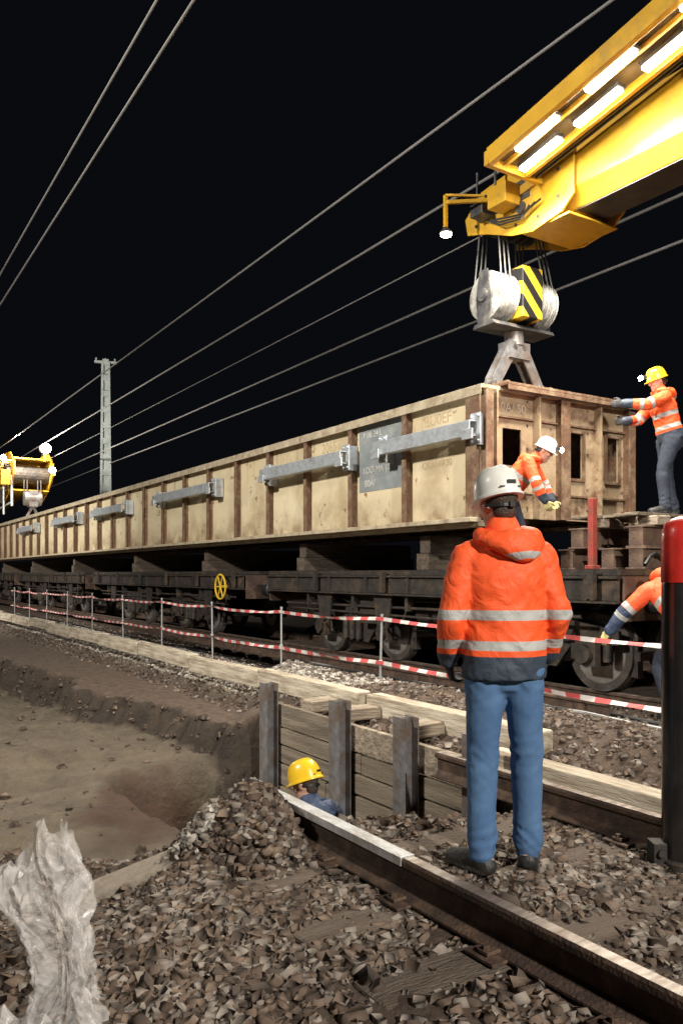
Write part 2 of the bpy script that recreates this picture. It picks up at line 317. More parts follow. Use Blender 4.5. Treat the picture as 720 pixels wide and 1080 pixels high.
# ------------------------------------------------------------------ stones
CV=np.array([(x,y,z) for z in (-1,1) for y in (-1,1) for x in (-1,1)],float)*.70
CV=np.vstack([CV,[(0,0,1.05),(1.05,0,0),(-1.05,0,0),(0,1.0,0),(0,-1.0,0)]])
CF=np.array([(0,1,3),(0,3,2),(4,5,8),(5,7,8),(7,6,8),(6,4,8),(0,4,12),(4,5,12),(5,1,12),(1,0,12),(2,3,11),(3,7,11),(7,6,11),(6,2,11),(0,2,10),(2,6,10),(6,4,10),(4,0,10),(1,5,9),(5,7,9),(7,3,9),(3,1,9)])
def stones(name,pts,rad,label,mats,sink=.35):
    n=len(pts); nv=len(CV)
    V=CV[None]+rng.uniform(-.27,.27,(n,nv,3))
    V=V*np.stack([rng.uniform(.8,1.3,n),rng.uniform(.7,1.05,n),rng.uniform(.55,.9,n)],-1)[:,None]
    a=rng.uniform(0,2*pi,n); bb=rng.uniform(-1.0,1.0,n)
    ca,sa,cb,sb=np.cos(a),np.sin(a),np.cos(bb),np.sin(bb)
    y=V[...,1]*cb[:,None]-V[...,2]*sb[:,None]; z=V[...,1]*sb[:,None]+V[...,2]*cb[:,None]; x=V[...,0]
    V=np.stack([x*ca[:,None]-y*sa[:,None],x*sa[:,None]+y*ca[:,None],z],-1)*rad[:,None,None]
    P=pts.copy(); P[:,2]+=rad*(.5-sink)
    V=V+P[:,None]
    F=(CF[None]+(np.arange(n)*nv)[:,None,None]).reshape(-1,3)
    me=npmesh(name,V.reshape(-1,3),F,3)
    for m in mats: me.materials.append(m)
    me.polygons.foreach_set('material_index',np.repeat(rng.choice(len(mats),n,p=[.44,.33,.23]),len(CF)).astype(np.int32))
    o=bpy.data.objects.new(name,me); COL.objects.link(o); tag(o,label,'gravel',kind='stuff'); return o
M_s1=mat('stone_brown',(.185,.132,.096),(.088,.060,.044),6,.92,0,.3,50,bdist=.006)
M_s2=mat('stone_grey',(.285,.245,.210),(.15,.122,.10),6,.9,0,.3,50,bdist=.006)
M_s3=mat('stone_dark',(.105,.076,.058),(.052,.037,.029),6,.92,0,.3,50,bdist=.006)
M_s4=mat('stone_pale',(.55,.51,.45),(.34,.31,.27),7,.88,0,.3,50,bdist=.006)
def st2w(s,t): return np.stack([-SA*s+CA*t,CA*s+SA*t,hgt(s,t)],-1)
def w2st(X,Y): return -SA*X+CA*Y, CA*X+SA*Y
SLP=[1.12+.6*i for i in range(6)]
n=72000; X=rng.uniform(-3.0,3.6,n); Y=rng.uniform(1.5,6.2,n); s,t=w2st(X,Y)
P=pitmask(s,t); keep=(P<.6)&(rng.random(n)<np.clip(.80+1.3*fbm(X*1.3,Y*1.3,3),.22,1))
keep&=~((X<-.95)&(Y>3.6)&(rng.random(n)<.75))
slabz=(X>-1.50)&(X<-.84)&(Y>4.15)&(Y<4.62)
keep&=(t<4.05)&~slabz
sl=np.min(np.abs(s[:,None]-np.array(SLP)[None]),1); keep&=~((sl<.12)&(t>1.6)&(t<4.3)&(rng.random(n)<.74))
keep&=~((np.abs(t-2.24)<.085)&(s<4.6))
s,t=s[keep],t[keep]
rad=.010+.025*rng.random(len(s))**1.4; rad*=np.where(rng.random(len(s))<.05,1.4,1)
stones('ballast_gravel',st2w(s,t),rad,'grey-brown crushed stone ballast around the cut track',[M_s1,M_s2,M_s3])
n=15000; s=1.5+32*rng.random(n)**1.6; t=rng.uniform(4.25,7.7,n)
stones('track_gravel',st2w(s,t),.012+.032*rng.random(n)**1.5,'loose brown gravel beside the wagon track',[M_s1,M_s2,M_s3])
n=9000; s=rng.uniform(8.0,27,n); t=rng.normal(5.5,.5,n); t=np.clip(t,4.75,7.5)
stones('pale_gravel',st2w(s,t),.014+.028*rng.random(n),'pale crushed limestone strewn along the bank',[M_s4,M_s2,M_s4])
n=8000; s=rng.uniform(4.5,24,n); t=rng.uniform(1,4,n); P=pitmask(s,t); k=(P>.05)&((P<.99)|(rng.random(n)<.06)); s,t=s[k],t[k]
stones('soil_clods',st2w(s,t),.010+.045*rng.random(len(s))**3,'crumbled dark soil clods along the excavation bank',[M_s3,M_s3,M_s1])
n=560; X=rng.normal(-.74,.07,n); Y=rng.normal(4.42,.09,n); s,t=w2st(X,Y); pp=st2w(s,t); pp[:,2]+=.08*np.exp(-((X+.74)/.10)**2)*rng.random(n)
stones('pale_rubble',pp,.012+.020*rng.random(n),'small heap of pale crushed stone at the pit rim',[M_s4,M_s2,M_s2],sink=.1)
n=2300; X=rng.normal(-.47,.15,n); Y=rng.normal(4.45,.15,n); s,t=w2st(X,Y); k=~((np.abs(t-2.24)<.09)&(s<4.65)); X,Y,s,t=X[k],Y[k],s[k],t[k]; pp=st2w(s,t); pp[:,2]+=.09*np.exp(-((X+.47)/.2)**2)*rng.random(len(X))
stones('ballast_heap',pp,.013+.024*rng.random(len(X)),'compact heap of brown crushed stone beside the trench',[M_s1,M_s2,M_s3],sink=.1)

# ------------------------------------------------------------------ rails & sleepers
def railprof():
    h=.172
    half=[(.0725,0),(.0725,.012),(.03,.028),(.009,.045),(.009,.125),(.036,.138),(.036,.162),(.03,h)]
    return [(x,z) for x,z in half]+[(-x,z) for x,z in reversed(half)]
def rail(s0,s1,t,z,label,group='rails',bright=None,name='rail'):
    mb=MB(); pr=railprof()
    mb.prism([(-s1,t+x,z+y) for x,y in pr],(s1-s0,0,0))
    e1=bright[0] if bright else s1-.01
    mb.box(-e1,-s0-.01,t-.029,t+.029,z+.1725,z+.1755,1)
    if bright: mb.box(-bright[1],-bright[0]-.003,t-.040,t+.040,z+.137,z+.178,2)
    return soloS(mb,name,[M_rail,M_railtop,M_strip],label,'rail',s0,t,z,group,bevel=.003)
rail(-3,4.62,2.24,-.075,'worn steel rail cut off above the pit edge',bright=(2.96,4.63))
rail(-3,4.6,3.76,-.075,'worn steel rail ending at the shoring wall')
rail(-3,90,7.8,-.17,'dark steel rail beneath the wagons')
rail(-3,90,9.3,-.17,'dark steel rail beneath the wagons')
rail(5.5,17.5,6.75,-.10,'spare rusty rail lying loose beside the wagons','spare rails','spare_rail') if False else rail(5.5,17.5,6.75,-.10,'spare rusty rail lying loose beside the wagons','spare rails',None,'spare_rail')
rail(10.5,22.5,6.98,-.11,'spare rusty rail lying loose beside the wagons','spare rails',None,'spare_rail')
mb=MB(); mb.box(-.12,.12,-1.32,1.32,-.14,0)
first=None
for i,s0 in enumerate(SLP[:5]):
    if first is None:
        first=mb.obj('sleeper',M_wood,bevel=.015); first.matrix_world=RM@Matrix.Translation((-s0,2.98,-.083)); o=first
    else: o=copyS(first,s0+random.uniform(-.02,.02),2.98+random.uniform(-.06,.06),-.083-random.uniform(0,.008),random.uniform(-.03,.03),random.uniform(-.03,.03))
    tag(o,'weathered wooden sleeper half buried in brown ballast','railway sleeper','sleepers under the cut track')
bp_=MB(); bp_.box(-.08,.08,-.15,.15,0,.012)
for q_ in (-1,1): bp_.cyl((0,q_*.11,.012),(0,q_*.11,.05),.016,n=6); bp_.box(-.03,.03,min(q_*.06,q_*.13),max(q_*.06,q_*.13),.018,.032)
k=None
for s0 in SLP[:5]:
    for t0 in (2.24,3.76):
        if k is None: k=bp_.obj('rail_clip',M_rail,bevel=.002); o=k; o.matrix_world=RM@Matrix.Translation((-s0,t0,-.077))
        else: o=copyS(k,s0,t0,-.077)
        tag(o,'rusty rail clip bolted to a wooden sleeper','rail clip','rail clips on the cut track')
for i in range(26):
    o=copyS(first,1+i*.62,8.55,-.15,random.uniform(-.02,.02)); tag(o,'dark wooden sleeper under the wagon track','railway sleeper','sleepers under the wagon track')
tb=MB(); tb.box(-.11,.11,-.24,.24,0,.12)
k=None
for (s0,t0,z0,r) in [(5.62,4.36,-.03,.10),(6.62,4.36,-.03,-.08),(7.2,4.37,-.02,.05)]:
    if k is None: k=tb.obj('timber_block',[M_plank3],bevel=.016); o=k; o.matrix_world=RM@Matrix.Translation((-s0,t0,z0))@Matrix.Rotation(r,4,'Z')
    else: o=copyS(k,s0,t0,z0,r,random.uniform(-.05,.05))
    tag(o,'short dirty timber baulk lying on top of the shoring','timber','timber baulks on the shoring')
kb=k
tb=MB(); tb.box(-1.17,1.17,-.09,.09,-.04,.18); k=None
for i in range(12):
    s0=5.6+i*2.37; t0=(4.62 if i>0 else 4.66)+.01*i+random.uniform(-.05,.05)
    if k is None: k=tb.obj('timber_beam',[M_plank2],bevel=.014); o=k; o.matrix_world=RM@Matrix.Translation((-s0,t0,0))
    else: o=copyS(k,s0,t0,random.uniform(-.03,.02),random.uniform(-.03,.03),random.uniform(-.012,.012))
    tag(o,'long pale timber beam laid along the excavation edge','timber','timber beams edging the excavation')
o=copyS(k,3.4,4.28,-.12,.01,.01); tag(o,'long pale timber beam beside the cut track','timber','timber beams edging the excavation')
# ------------------------------------------------------------------ shoring
wall=thingS('shoring_wall','weathered plank shoring wall holding back the trench side','shoring',4.6,4.06,-2)
og=O(4.6,4.06,-2)
zz=.03; kk=0
while zz>-2.0:
    h=random.uniform(.17,.26); off=random.uniform(-.05,.05)
    mb=MB(); brk=random.uniform(5.6,7.2)
    mb.sb(4.3,brk-.006,3.99+.015*random.random(),4.055,zz-h+.014,zz+random.uniform(-.012,0)); 
    ob=mb.obj('plank',[M_plank3 if kk in(0,) else M_plank],wall,og,bevel=.006)
    mb=MB(); mb.sb(brk+.006,WE+.02+off,3.99+.015*random.random(),4.055,zz-h+.014,zz-.004)
    ob=mb.obj('plank',[M_plank],wall,og,bevel=.006)
    zz-=h; kk+=1
for s0 in (4.35,5.19,6.18,7.58):
    mb=MB(); t0=3.84
    mb.sb(s0-.085,s0+.085,t0,t0+.012,-2.1,.25); mb.sb(s0-.085,s0+.085,t0+.122,t0+.134,-2.1,.25); mb.sb(s0-.006,s0+.006,t0+.012,t0+.122,-2.1,.25)
    soloS(mb,'steel_pile',[M_pile],'steel H-section soldier pile standing against plank shoring','steel pile',s0,t0,-2,'soldier piles of the shoring')
def hw_(a_,b_): return float(hgt(*[np.array(v) for v in w2st(a_,b_)]))
gx=(hw_(-.92,4.38)-hw_(-1.36,4.38))/.44; gy=(hw_(-1.13,4.50)-hw_(-1.13,4.24))/.26
mb=MB(); mb.box(-.29,.29,-.17,.17,-.06,.035)
o=mb.obj('concrete_slab',[mat('grey_sandy_concrete',(.30,.26,.21),(.21,.175,.14),4,.9,0,.5,30,dirt=(.14,.105,.08),dirtscale=5,dirtamt=.38)],bevel=.015); o.location=(-1.13,4.38,hw_(-1.13,4.38)+.025); o.rotation_euler=(math.atan(gy)*.8,-math.atan(gx)*.8,.06); tag(o,'flat grey-brown concrete slab lying at the pit rim','slab')

# ------------------------------------------------------------------ girder
GS0,GS1,GT0,GT1,GZ0,GZ1=7.85,45.0,7.1,10.0,2.1,3.85
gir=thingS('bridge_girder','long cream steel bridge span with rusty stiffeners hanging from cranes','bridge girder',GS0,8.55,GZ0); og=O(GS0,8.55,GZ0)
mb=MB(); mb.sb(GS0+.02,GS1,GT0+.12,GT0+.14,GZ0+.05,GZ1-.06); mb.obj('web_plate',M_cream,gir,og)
mb=MB(); mb.sb(GS0+.02,GS1,GT1-.14,GT1-.12,GZ0+.05,GZ1-.06); mb.obj('web_plate',M_rust,gir,og)
mb=MB(); mb.sb(GS0-.06,GS1,GT0-.02,GT1+.02,GZ1-.05,GZ1); mb.sb(GS0-.06,GS1,GT0-.03,GT0-.022,GZ1-.13,GZ1-.002); mb.obj('top_flange',M_lite,gir,og,bevel=.006)
mb=MB(); mb.sb(GS0,GS1,GT0-.16,GT0+.34,GZ0-.03,GZ0+.03); mb.sb(GS0,GS1,GT0-.02,GT0+.22,GZ0-.085,GZ0-.032); mb.obj('bottom_flange',M_lite,gir,og,bevel=.006)
mb=MB(); mb.sb(GS0,GS1,GT1-.34,GT1+.1,GZ0-.03,GZ0+.03); mb.obj('bottom_flange',M_rust,gir,og)
mb=MB(); mb.box(-.012,.012,0,.125,0,GZ1-GZ0-.083); mb.box(-.055,.055,-.012,0,0,GZ1-GZ0-.083)
st=mb.obj('stiffener',M_rust,gir); st.location=O(GS0+1.62,GT0+.002,GZ0+.032)-og
sp=1.45; i=1
while GS0+.17+sp*(i+1)<GS1:
    c=st.copy(); COL.objects.link(c); c.parent=gir; c.location=O(GS0+.17+sp*(i+1),GT0+.002,GZ0+.032)-og; i+=1
mb=MB(); mb.sb(GS0+.0,GS0+.26,GT0-.015,GT0+.0,GZ0+.032,GZ1-.052); mb.sb(GS0+.12,GS0+.14,GT0,GT0+.12,GZ0+.032,GZ1-.052); mb.obj('stiffener',M_rust,gir,og)
mb=MB(); e0,e1=GS0+.0,GS0+.025
def fr_(t0,t1,z0,z1): mb.sb(e0,e1,t0,t1,z0,z1)
zb,zt=GZ0+.04,GZ1-.055
ops=[(7.50,7.84,2.84,3.33),(8.76,9.03,2.74,3.38),(9.54,9.80,2.74,3.38)]
cur=GT0+.001
for (a,b_,z0,z1) in ops:
    fr_(cur,a,zb,zt); fr_(a,b_,zb,z0); fr_(a,b_,z1,zt); cur=b_
fr_(cur,GT1,zb,zt)
mb.obj('end_plate',M_plate,gir,og)
for (a,b_,z0,z1) in ops[1:]:
    mb=MB()
    mb.sb(e0-.03,e0-.001,a-.04,a,z0-.04,z1+.04); mb.sb(e0-.03,e0-.001,b_,b_+.04,z0-.04,z1+.04); mb.sb(e0-.03,e0-.001,a,b_,z1,z1+.04); mb.sb(e0-.03,e0-.001,a,b_,z0-.04,z0)
    mb.obj('opening_frame',M_rust,gir,og)
for t0,w in ((GT0+.02,.05),(7.28,.03),(8.05,.03),(8.50,.10),(9.28,.03),(9.92,.06)):
    mb=MB(); mb.sb(e0-.13,e0-.002,t0,t0+w,zb,zt-.01)
    if w>.04: mb.sb(e0-.145,e0-.131,t0-.04,t0+w+.04,zb,zt-.01)
    mb.obj('end_rib',M_rust if w>.04 else M_plate,gir,og)
mb=MB(); mb.sb(GS0-.22,GS0+.5,GT0+.3,GT1+.02,GZ1+.002,GZ1+.04); mb.sb(GS0-.22,GS0-.205,GT0+.3,GT1+.02,GZ1-.06,GZ1); mb.obj('end_cap_plate',M_rust,gir,og,bevel=.005)
for (ta,tb_) in ((7.32,8.04),(8.09,8.49),(8.61,9.27),(9.32,9.91)):
    for z0 in (3.46,2.47):
        mb=MB(); mb.sb(e0-.05,e0-.002,ta,tb_,z0,z0+.025); mb.obj('end_stringer',M_rust,gir,og)
mb=MB()
for t0 in (7.2,7.4,7.95,8.2,8.4,8.66,9.14,9.45,9.88):
    for z0 in (2.3,2.6,3.1,3.40,3.72): mb.cyl(O(e0,t0,z0),O(e0-.018,t0,z0),.017,n=6)
mb.obj('bolt_pattern',M_rust,gir,og)
for k_ in range(12):
    s0=GS0+2+k_*3; mb=MB(); mb.sb(s0,s0+.03,GT0+.15,GT1-.15,GZ0+.04,GZ1-.055); mb.obj('cross_frame',M_rust,gir,og)
for (a,b_) in ((7.78,9.95),(10.85,13.7),(16.1,19.7),(22.2,25.4),(27.4,30.6),(34,37)):
    zc_=3.26; mb=MB()
    mb.sb(a,b_,GT0-.24,GT0-.225,zc_-.10,zc_+.10); mb.sb(a,b_,GT0-.225,GT0-.12,zc_+.085,zc_+.10); mb.sb(a,b_,GT0-.225,GT0-.12,zc_-.10,zc_-.085)
    for e in (a+.02,b_-.10):
        mb.sb(e-.09,e+.09,GT0-.12,GT0-.10,zc_-.2,zc_+.2); mb.sb(e-.012,e+.012,GT0-.10,GT0+.10,zc_-.2,zc_+.2); mb.sb(e-.10,e+.10,GT0-.27,GT0-.242,zc_-.15,zc_-.02)
        for q_ in (-.06,.06):
            for w_ in (-.16,.16): mb.cyl((-(e+q_),GT0-.145,zc_+w_),(-(e+q_),GT0-.12,zc_+w_),.022,n=6)
    mb.obj('galvanized_bracket',M_galv,gir,og,bevel=.004)
mb=MB(); mb.sb(9.62,10.82,GT0+.112,GT0+.119,2.70,3.76); mb.obj('painted_panel',M_greyp,gir,og)
def text(body,size,s,t,z,mt,face='side'):
    cu=bpy.data.curves.new('lettering','FONT'); cu.body=body; cu.size=size; cu.extrude=.0015; cu.materials.append(mt)
    o=bpy.data.objects.new('lettering',cu); COL.objects.link(o)
    bpy.context.view_layer.update(); dg=bpy.context.evaluated_depsgraph_get()
    m2=bpy.data.meshes.new_from_object(o.evaluated_get(dg)); bpy.data.objects.remove(o)
    o=bpy.data.objects.new('lettering',m2); COL.objects.link(o); o.parent=gir; o.location=O(s,t,z)-og
    o.rotation_euler=(pi/2,0,0) if face=='side' else (pi/2,0,pi/2)
    return o
text('LOC. MA 11',.14,10.70,GT0+.108,2.99,M_text); text('80A/',.15,10.66,GT0+.108,2.78,M_text); text('P.08.24.L',.14,10.70,GT0+.108,3.55,M_text)
text('BU0EF',.22,9.15,GT0+.117,3.5,M_textd); text('CKA11X30',.14,9.2,GT0+.117,2.90,M_textd)
text('2065',.24,12.0,GT0+.117,3.48,M_textd); text('0A/ 50',.17,GS0-.005,7.46,3.55,M_textf,'end')

# ------------------------------------------------------------------ wagons
def wheelset(parent,s,z,name='wheelset'):
    mb=MB()
    for t0,sg_ in ((7.8,1),(9.3,-1)):
        mb.lathe([(.06,-.09*sg_),(.12,-.09*sg_),(.13,-.05*sg_),(.33,-.03*sg_),(.37,-.068*sg_),(.46,-.068*sg_),(.46,.045*sg_),(.49,.05*sg_),(.49,.075*sg_),(.38,.075*sg_),(.34,.0*sg_),(.1,.05*sg_)],(0,t0-8.55,0),'y',36,0)
        mb.lathe([(.462,-.06*sg_),(.4625,-.06*sg_),(.4625,.04*sg_),(.462,.04*sg_)],(0,t0-8.55,0),'y',36,1)
    mb.cyl((0,-1,0),(0,1,0),.075,n=14)
    o=mb.obj(name,[M_wheel,M_tread],parent,smooth=True); return o
def wagon(s0,s1,bogs,label):
    w=thingS('flat_wagon',label,'railway wagon',s0,8.55,0,'flat wagons under the girder'); og=O(s0,8.55,0)
    mb=MB(); mb.sb(s0,s1,7.22,9.88,1.38,1.45); mb.obj('deck',M_dark,w,og)
    mb=MB()
    for t0 in (7.2,9.82):
        mb.sb(s0,s1,t0,t0+.016,1.10,1.375); mb.sb(s0,s1,t0-.06,t0+.08,1.07,1.095); mb.sb(s0,s1,t0-.05,t0+.07,1.345,1.372)
    a=s0+.4
    while a<s1-.3: mb.sb(a,a+.05,7.15,7.198,1.1,1.34); a+=1.1
    mb.obj('side_sill',M_dark,w,og)
    mb=MB(); m0=(s0+s1)/2
    for t0 in (8.0,9.0):
        mb.sb(s0+.2,s1-.2,t0,t0+.03,.95,1.37)
        mb.prism([(-(s0+2.6),t0+.04,.95),(-(m0-1),t0+.04,.60),(-(m0+1),t0+.04,.60),(-(s1-2.6),t0+.04,.95)],(0,.05,0))
    mb.obj('underframe',M_dark,w,og)
    mb=MB(); mb.cyl((-(m0-1.0),7.9,.78),(-(m0+.1),7.9,.78),.2,n=18); mb.sb(m0+.6,m0+1.2,7.35,7.7,.6,1.05); mb.sb(m0-2.2,m0-1.7,7.4,7.7,.75,1.06)
    mb.cyl((-(s0+1.2),7.6,.98),(-(s1-1.2),7.6,.98),.025,n=8); mb.cyl((-(s0+1.2),7.45,1.04),(-(s1-1.2),7.45,1.04),.018,n=8)
    mb.cyl((-(s0+.6),7.30,.90),(-(s1-.6),7.30,.86),.022,n=8); mb.cyl((-(s0+.9),7.26,.74),(-(s1-.9),7.26,.78),.018,n=8)
    a=s0+.9
    while a<s1-.8:
        mb.cyl((-a,7.3,1.08),(-a-.15,7.26,.72),.014,n=6); mb.sb(a,a+.07,7.22,7.34,.84,1.07); a+=1.45
    for a in (s0+1.7,m0+.1,s1-2.3):
        mb.prism([(-a,7.24,1.06),(-a-.5,7.24,1.06),(-a-.38,7.24,.55),(-a-.12,7.24,.55)],(0,.03,0)); mb.cyl((-a-.25,7.2,.68),(-a-.25,7.4,.68),.09,n=12)
    mb.obj('brake_gear',M_dark,w,og,smooth=True)
    for bs in bogs:
        bo=bpy.data.objects.new('bogie',None); COL.objects.link(bo); bo.parent=w; bo.location=O(bs,8.55,.46)-og; bo.empty_display_size=.1
        for ds in (-.95,.95):
            x=wheelset(bo,0,0); x.location=(ds,0,0)
        mb=MB()
        for t0 in (-.98,.93):
            mb.prism([(-1.35,t0,.12),(-1.35,t0,.28),(-.5,t0,.40),(.5,t0,.40),(1.35,t0,.28),(1.35,t0,.12),(.65,t0,.08),(.42,t0,-.20),(-.42,t0,-.20),(-.65,t0,.08)],(0,.05,0))
            for ds in (-.95,.95):
                mb.box(ds-.15,ds+.15,t0-.10,t0+.14,-.14,.14); mb.cyl((ds,t0-.16,0),(ds,t0-.09,0),.11,n=14)
                for q_ in (-.24,.24): mb.cyl((ds+q_,t0+.02,-.08),(ds+q_,t0+.02,.14),.06,n=12)
            for q_ in (-.2,0,.2): mb.cyl((q_,t0-.03,-.16),(q_,t0-.03,.22),.07,n=12)
        mb.box(-.2,.2,-.9,.9,.1,.45)
        for ds in (-1.5,1.5):
            mb.box(ds-.04,ds+.04,-.85,.85,-.05,.05)
            for t0 in (-.78,.70): mb.prism([(ds*.97,t0,-.25),(ds*.97,t0,.2),(ds*.93,t0,.2),(ds*.90,t0,-.25)],(0,.09,0))
        mb.obj('bogie_frame',M_dark,bo,smooth=True)
    for se,dr in ((s0,-1),(s1,1)):
        for t0 in (7.68,9.43):
            mb=MB(); mb.lathe([(.11,0),(.11,.25*dr*-1),(.085,.26*-dr),(.085,.50*-dr),(.22,.51*-dr),(.24,.54*-dr),(.22,.56*-dr)],O(se,t0,1.06),'x',28)
            mb.obj('buffer',M_black,w,og,smooth=True)
        mb=MB(); mb.sb(se,se+dr*.04,7.25,9.85,.88,1.37); mb.obj('headstock',M_rustr,w,og)
        mb=MB(); mb.cyl(O(se,8.55,1.0),O(se+dr*.35,8.55,.95),.05,n=10); mb.cyl(O(se+dr*.3,8.55,.98),O(se+dr*.32,8.55,.6),.035,n=10); mb.obj('coupling',M_dark,w,og)
    a=s0+.25
    while a<s1:
        mb=MB(); mb.sb(a,a+.09,7.08,7.14,1.12,1.44); mb.obj('stake_pocket',M_dark,w,og); a+=2.0
    return w,og
w1,og1=wagon(5.75,14.0,(7.4,11.5),'dark grimy flat wagon with bogies under the girder end')
w2,og2=wagon(15.1,26.3,(18.8,23.4),'dark flat wagon with a yellow brake handwheel')
w3,og3=wagon(27.4,38.6,(30.4,35.6),'dark grimy flat wagon carrying timber packing')
w4,og4=wagon(39.7,50.9,(42.7,47.9),'dark grimy flat wagon carrying timber packing')
mb=MB()
R_=.26; cc=O(15.9,7.04,1.12); nn=28
for i in range(nn):
    a0=2*pi*i/nn; a1=2*pi*(i+1)/nn
    mb.cyl(cc+Vector((R_*math.cos(a0),0,R_*math.sin(a0))),cc+Vector((R_*math.cos(a1),0,R_*math.sin(a1))),.022,n=8)
for i in range(3):
    a0=pi*i/3; d_=Vector((R_*math.cos(a0),0,R_*math.sin(a0))); mb.cyl(cc-d_,cc+d_,.016,n=6)
mb.cyl(cc,cc+Vector((0,.15,0)),.04,n=10)
mb.obj('handwheel',M_yelw,w2,og2)
mb=MB(); mb.sb(-.14,.14,-1.25,1.25,0,.24); mb.sb(-.12,.12,-1.2,1.2,.245,.5)
k=None
for s0 in (9.3,12.9,17.4,22.5,29.3,36.2,43):
    if k is None: k=mb.obj('timber_packing',[M_woodd],bevel=.01); o=k; o.matrix_world=RM@Matrix.Translation((-s0,8.55,1.452))
    else: o=copyS(k,s0,8.55,1.452)
    tag(o,'stacked dark timber packing resting on a flat wagon','timber','timber packing on the wagons')
# cluttered wagon end: low dark beams, loose baulks, board walkway
ib=MB(); ib.box(-.10,.10,-.95,.95,.02,.24); ib.box(-.14,.14,-.96,.96,0,.02); ib.box(-.14,.14,-.96,.96,.24,.26)
for q_ in (-.5,0,.5): ib.box(-.135,.135,q_-.012,q_+.012,.02,.24)
k=None
for (s0,t0,z0,r) in ((6.15,8.95,1.453,0),(6.65,9.05,1.453,.02),(7.25,9.02,1.453,-.02),(6.28,9.10,1.716,.015),(7.05,9.0,1.716,-.03)):
    if k is None: k=ib.obj('steel_beam',[M_rustr],bevel=.004); o=k; o.matrix_world=RM@Matrix.Translation((-s0,t0,z0))
    else: o=copyS(k,s0,t0,z0,r)
    tag(o,'dark rusty steel beam laid crosswise on the wagon end','steel beam','steel beams laid on the wagon')
for (s0,t0,z0,r) in ((6.3,8.45,1.979,1.4),(6.95,8.5,1.979,.3),(6.6,9.5,1.979,1.5),(7.1,9.6,1.979,.1)):
    o=copyS(kb,s0,t0,z0,r); o.active_material=M_plank3; tag(o,'short dirty timber baulk wedged on stacked steel beams','timber','timber baulks on the wagon end')
for i,(s0,wd_) in enumerate(((6.22,.19),(6.43,.2),(6.65,.2),(6.87,.21),(7.10,.2))):
    mb=MB(); mb.sb(s0,s0+wd_,8.12+.07*(i%3),9.95-.05*(i%2),2.102,2.14); soloS(mb,'walkway_board',[M_plank],'worn timber walkway board laid over the wagon end','board',s0,8.2,2.10,'walkway boards on the wagon end',bevel=.004)
mb=MB(); P=[O(5.95+.02*i,7.9+.12*i,1.50+.10*math.sin(i*.9)+.02*i) for i in range(14)]; mb.tube(P,.022,8); soloS(mb,'air_hose',[M_black],'black rubber hose draped over the wagon end','hose',5.95,7.9,1.5,smooth=True)
for s0,t0 in ((6.55,7.72),(6.0,9.80)):
    mb=MB(); mb.sb(s0-.04,s0+.04,t0-.04,t0+.04,1.46,2.30); mb.sb(s0-.065,s0+.065,t0-.065,t0+.065,1.455,1.5)
    mb.obj('stake',M_redd,w1,og1,bevel=.005)

# ------------------------------------------------------------------ near crane boom
cr=thingS('crane_boom','yellow telescopic crane boom with lit work lamps','crane',8.4,8.4,6.1); og=O(8.4,8.4,6.1)
mb=MB(); mb.prism([(0,7.95,6.3),(0,8.12,6.1),(0,8.68,6.1),(0,8.85,6.3),(0,8.85,7.0),(0,7.95,7.0)],(11.5,0,0)); mb.v=[(v[0]-7.45,v[1],v[2]) for v in mb.v]
mb.obj('inner_boom_section',M_yel,cr,og,bevel=.02)
mb=MB(); mb.prism([(-5.2,7.85,6.24),(-5.2,8.08,6.0),(-5.2,8.72,6.0),(-5.2,8.95,6.24),(-5.2,8.95,7.12),(-5.2,7.85,7.12)],(9.2,0,0)); mb.obj('outer_boom_section',M_yel,cr,og,bevel=.02)
mb=MB(); mb.sb(5.05,5.2,7.80,9.0,5.96,7.17); mb.obj('boom_collar',M_yel,cr,og,bevel=.01)
mb=MB(); mb.sb(5.25,7.15,8.13,8.67,6.085,6.097); mb.obj('wear_pad',M_under,cr,og)
mb=MB(); mb.sb(-3,5.0,8.09,8.71,5.985,5.997); mb.obj('wear_pad',M_under,cr,og)
mb=MB()
for t0 in (7.9,8.87):
    mb.prism([(-7.6,t0,7.00),(-8.7,t0,6.88),(-9.05,t0,6.6),(-9.0,t0,6.36),(-8.6,t0,6.24),(-8.1,t0,6.04),(-7.7,t0,5.96),(-7.2,t0,6.04),(-7.0,t0,6.2),(-7.0,t0,7.0)],(0,.035,0))
mb.sb(7.45,8.8,7.935,8.87,6.84,6.87); mb.sb(7.1,7.9,7.935,8.87,5.99,6.02); mb.sb(8.5,8.53,7.935,8.87,6.35,6.84)
mb.obj('boom_head',M_yel,cr,og,bevel=.008)
mb=MB()
for x0,z0 in ((-7.25,6.25),(-7.25,6.6),(-7.25,6.9),(-7.6,6.12),(-8.0,6.15),(-8.4,6.35),(-8.8,6.42),(-8.9,6.62),(-8.6,6.78),(-8.0,6.88),(-7.6,6.9)):
    mb.cyl((x0,7.88,z0),(x0,7.902,z0),.022,n=8)
mb.cyl((-8.66,7.85,6.55),(-8.66,7.9,6.55),.12,n=20); mb.cyl((-7.9,7.86,6.35),(-7.9,7.9,6.35),.08,n=16)
mb.prism([(-8.45,7.885,6.45),(-7.75,7.885,6.45),(-7.75,7.885,6.72),(-8.3,7.885,6.72)],(0,.017,0))
mb.obj('pin_and_bolts',M_hbk,cr,og)
mb=MB()
for t0 in (8.02,8.16,8.30,8.5,8.64,8.78):
    mb.lathe([(.1,-.04),(.26,-.04),(.22,-.012),(.22,.012),(.26,.04),(.1,.04)],(-8.66,t0,6.55),'y',28)
mb.cyl((-8.66,7.8,6.55),(-8.66,9.0,6.55),.06)
mb.obj('head_sheave',M_dark,cr,og,smooth=True)
mb=MB(); mb.sb(7.9,8.25,7.6,7.88,6.38,6.66); mb.obj('equipment_box',M_yel,cr,og,bevel=.01)
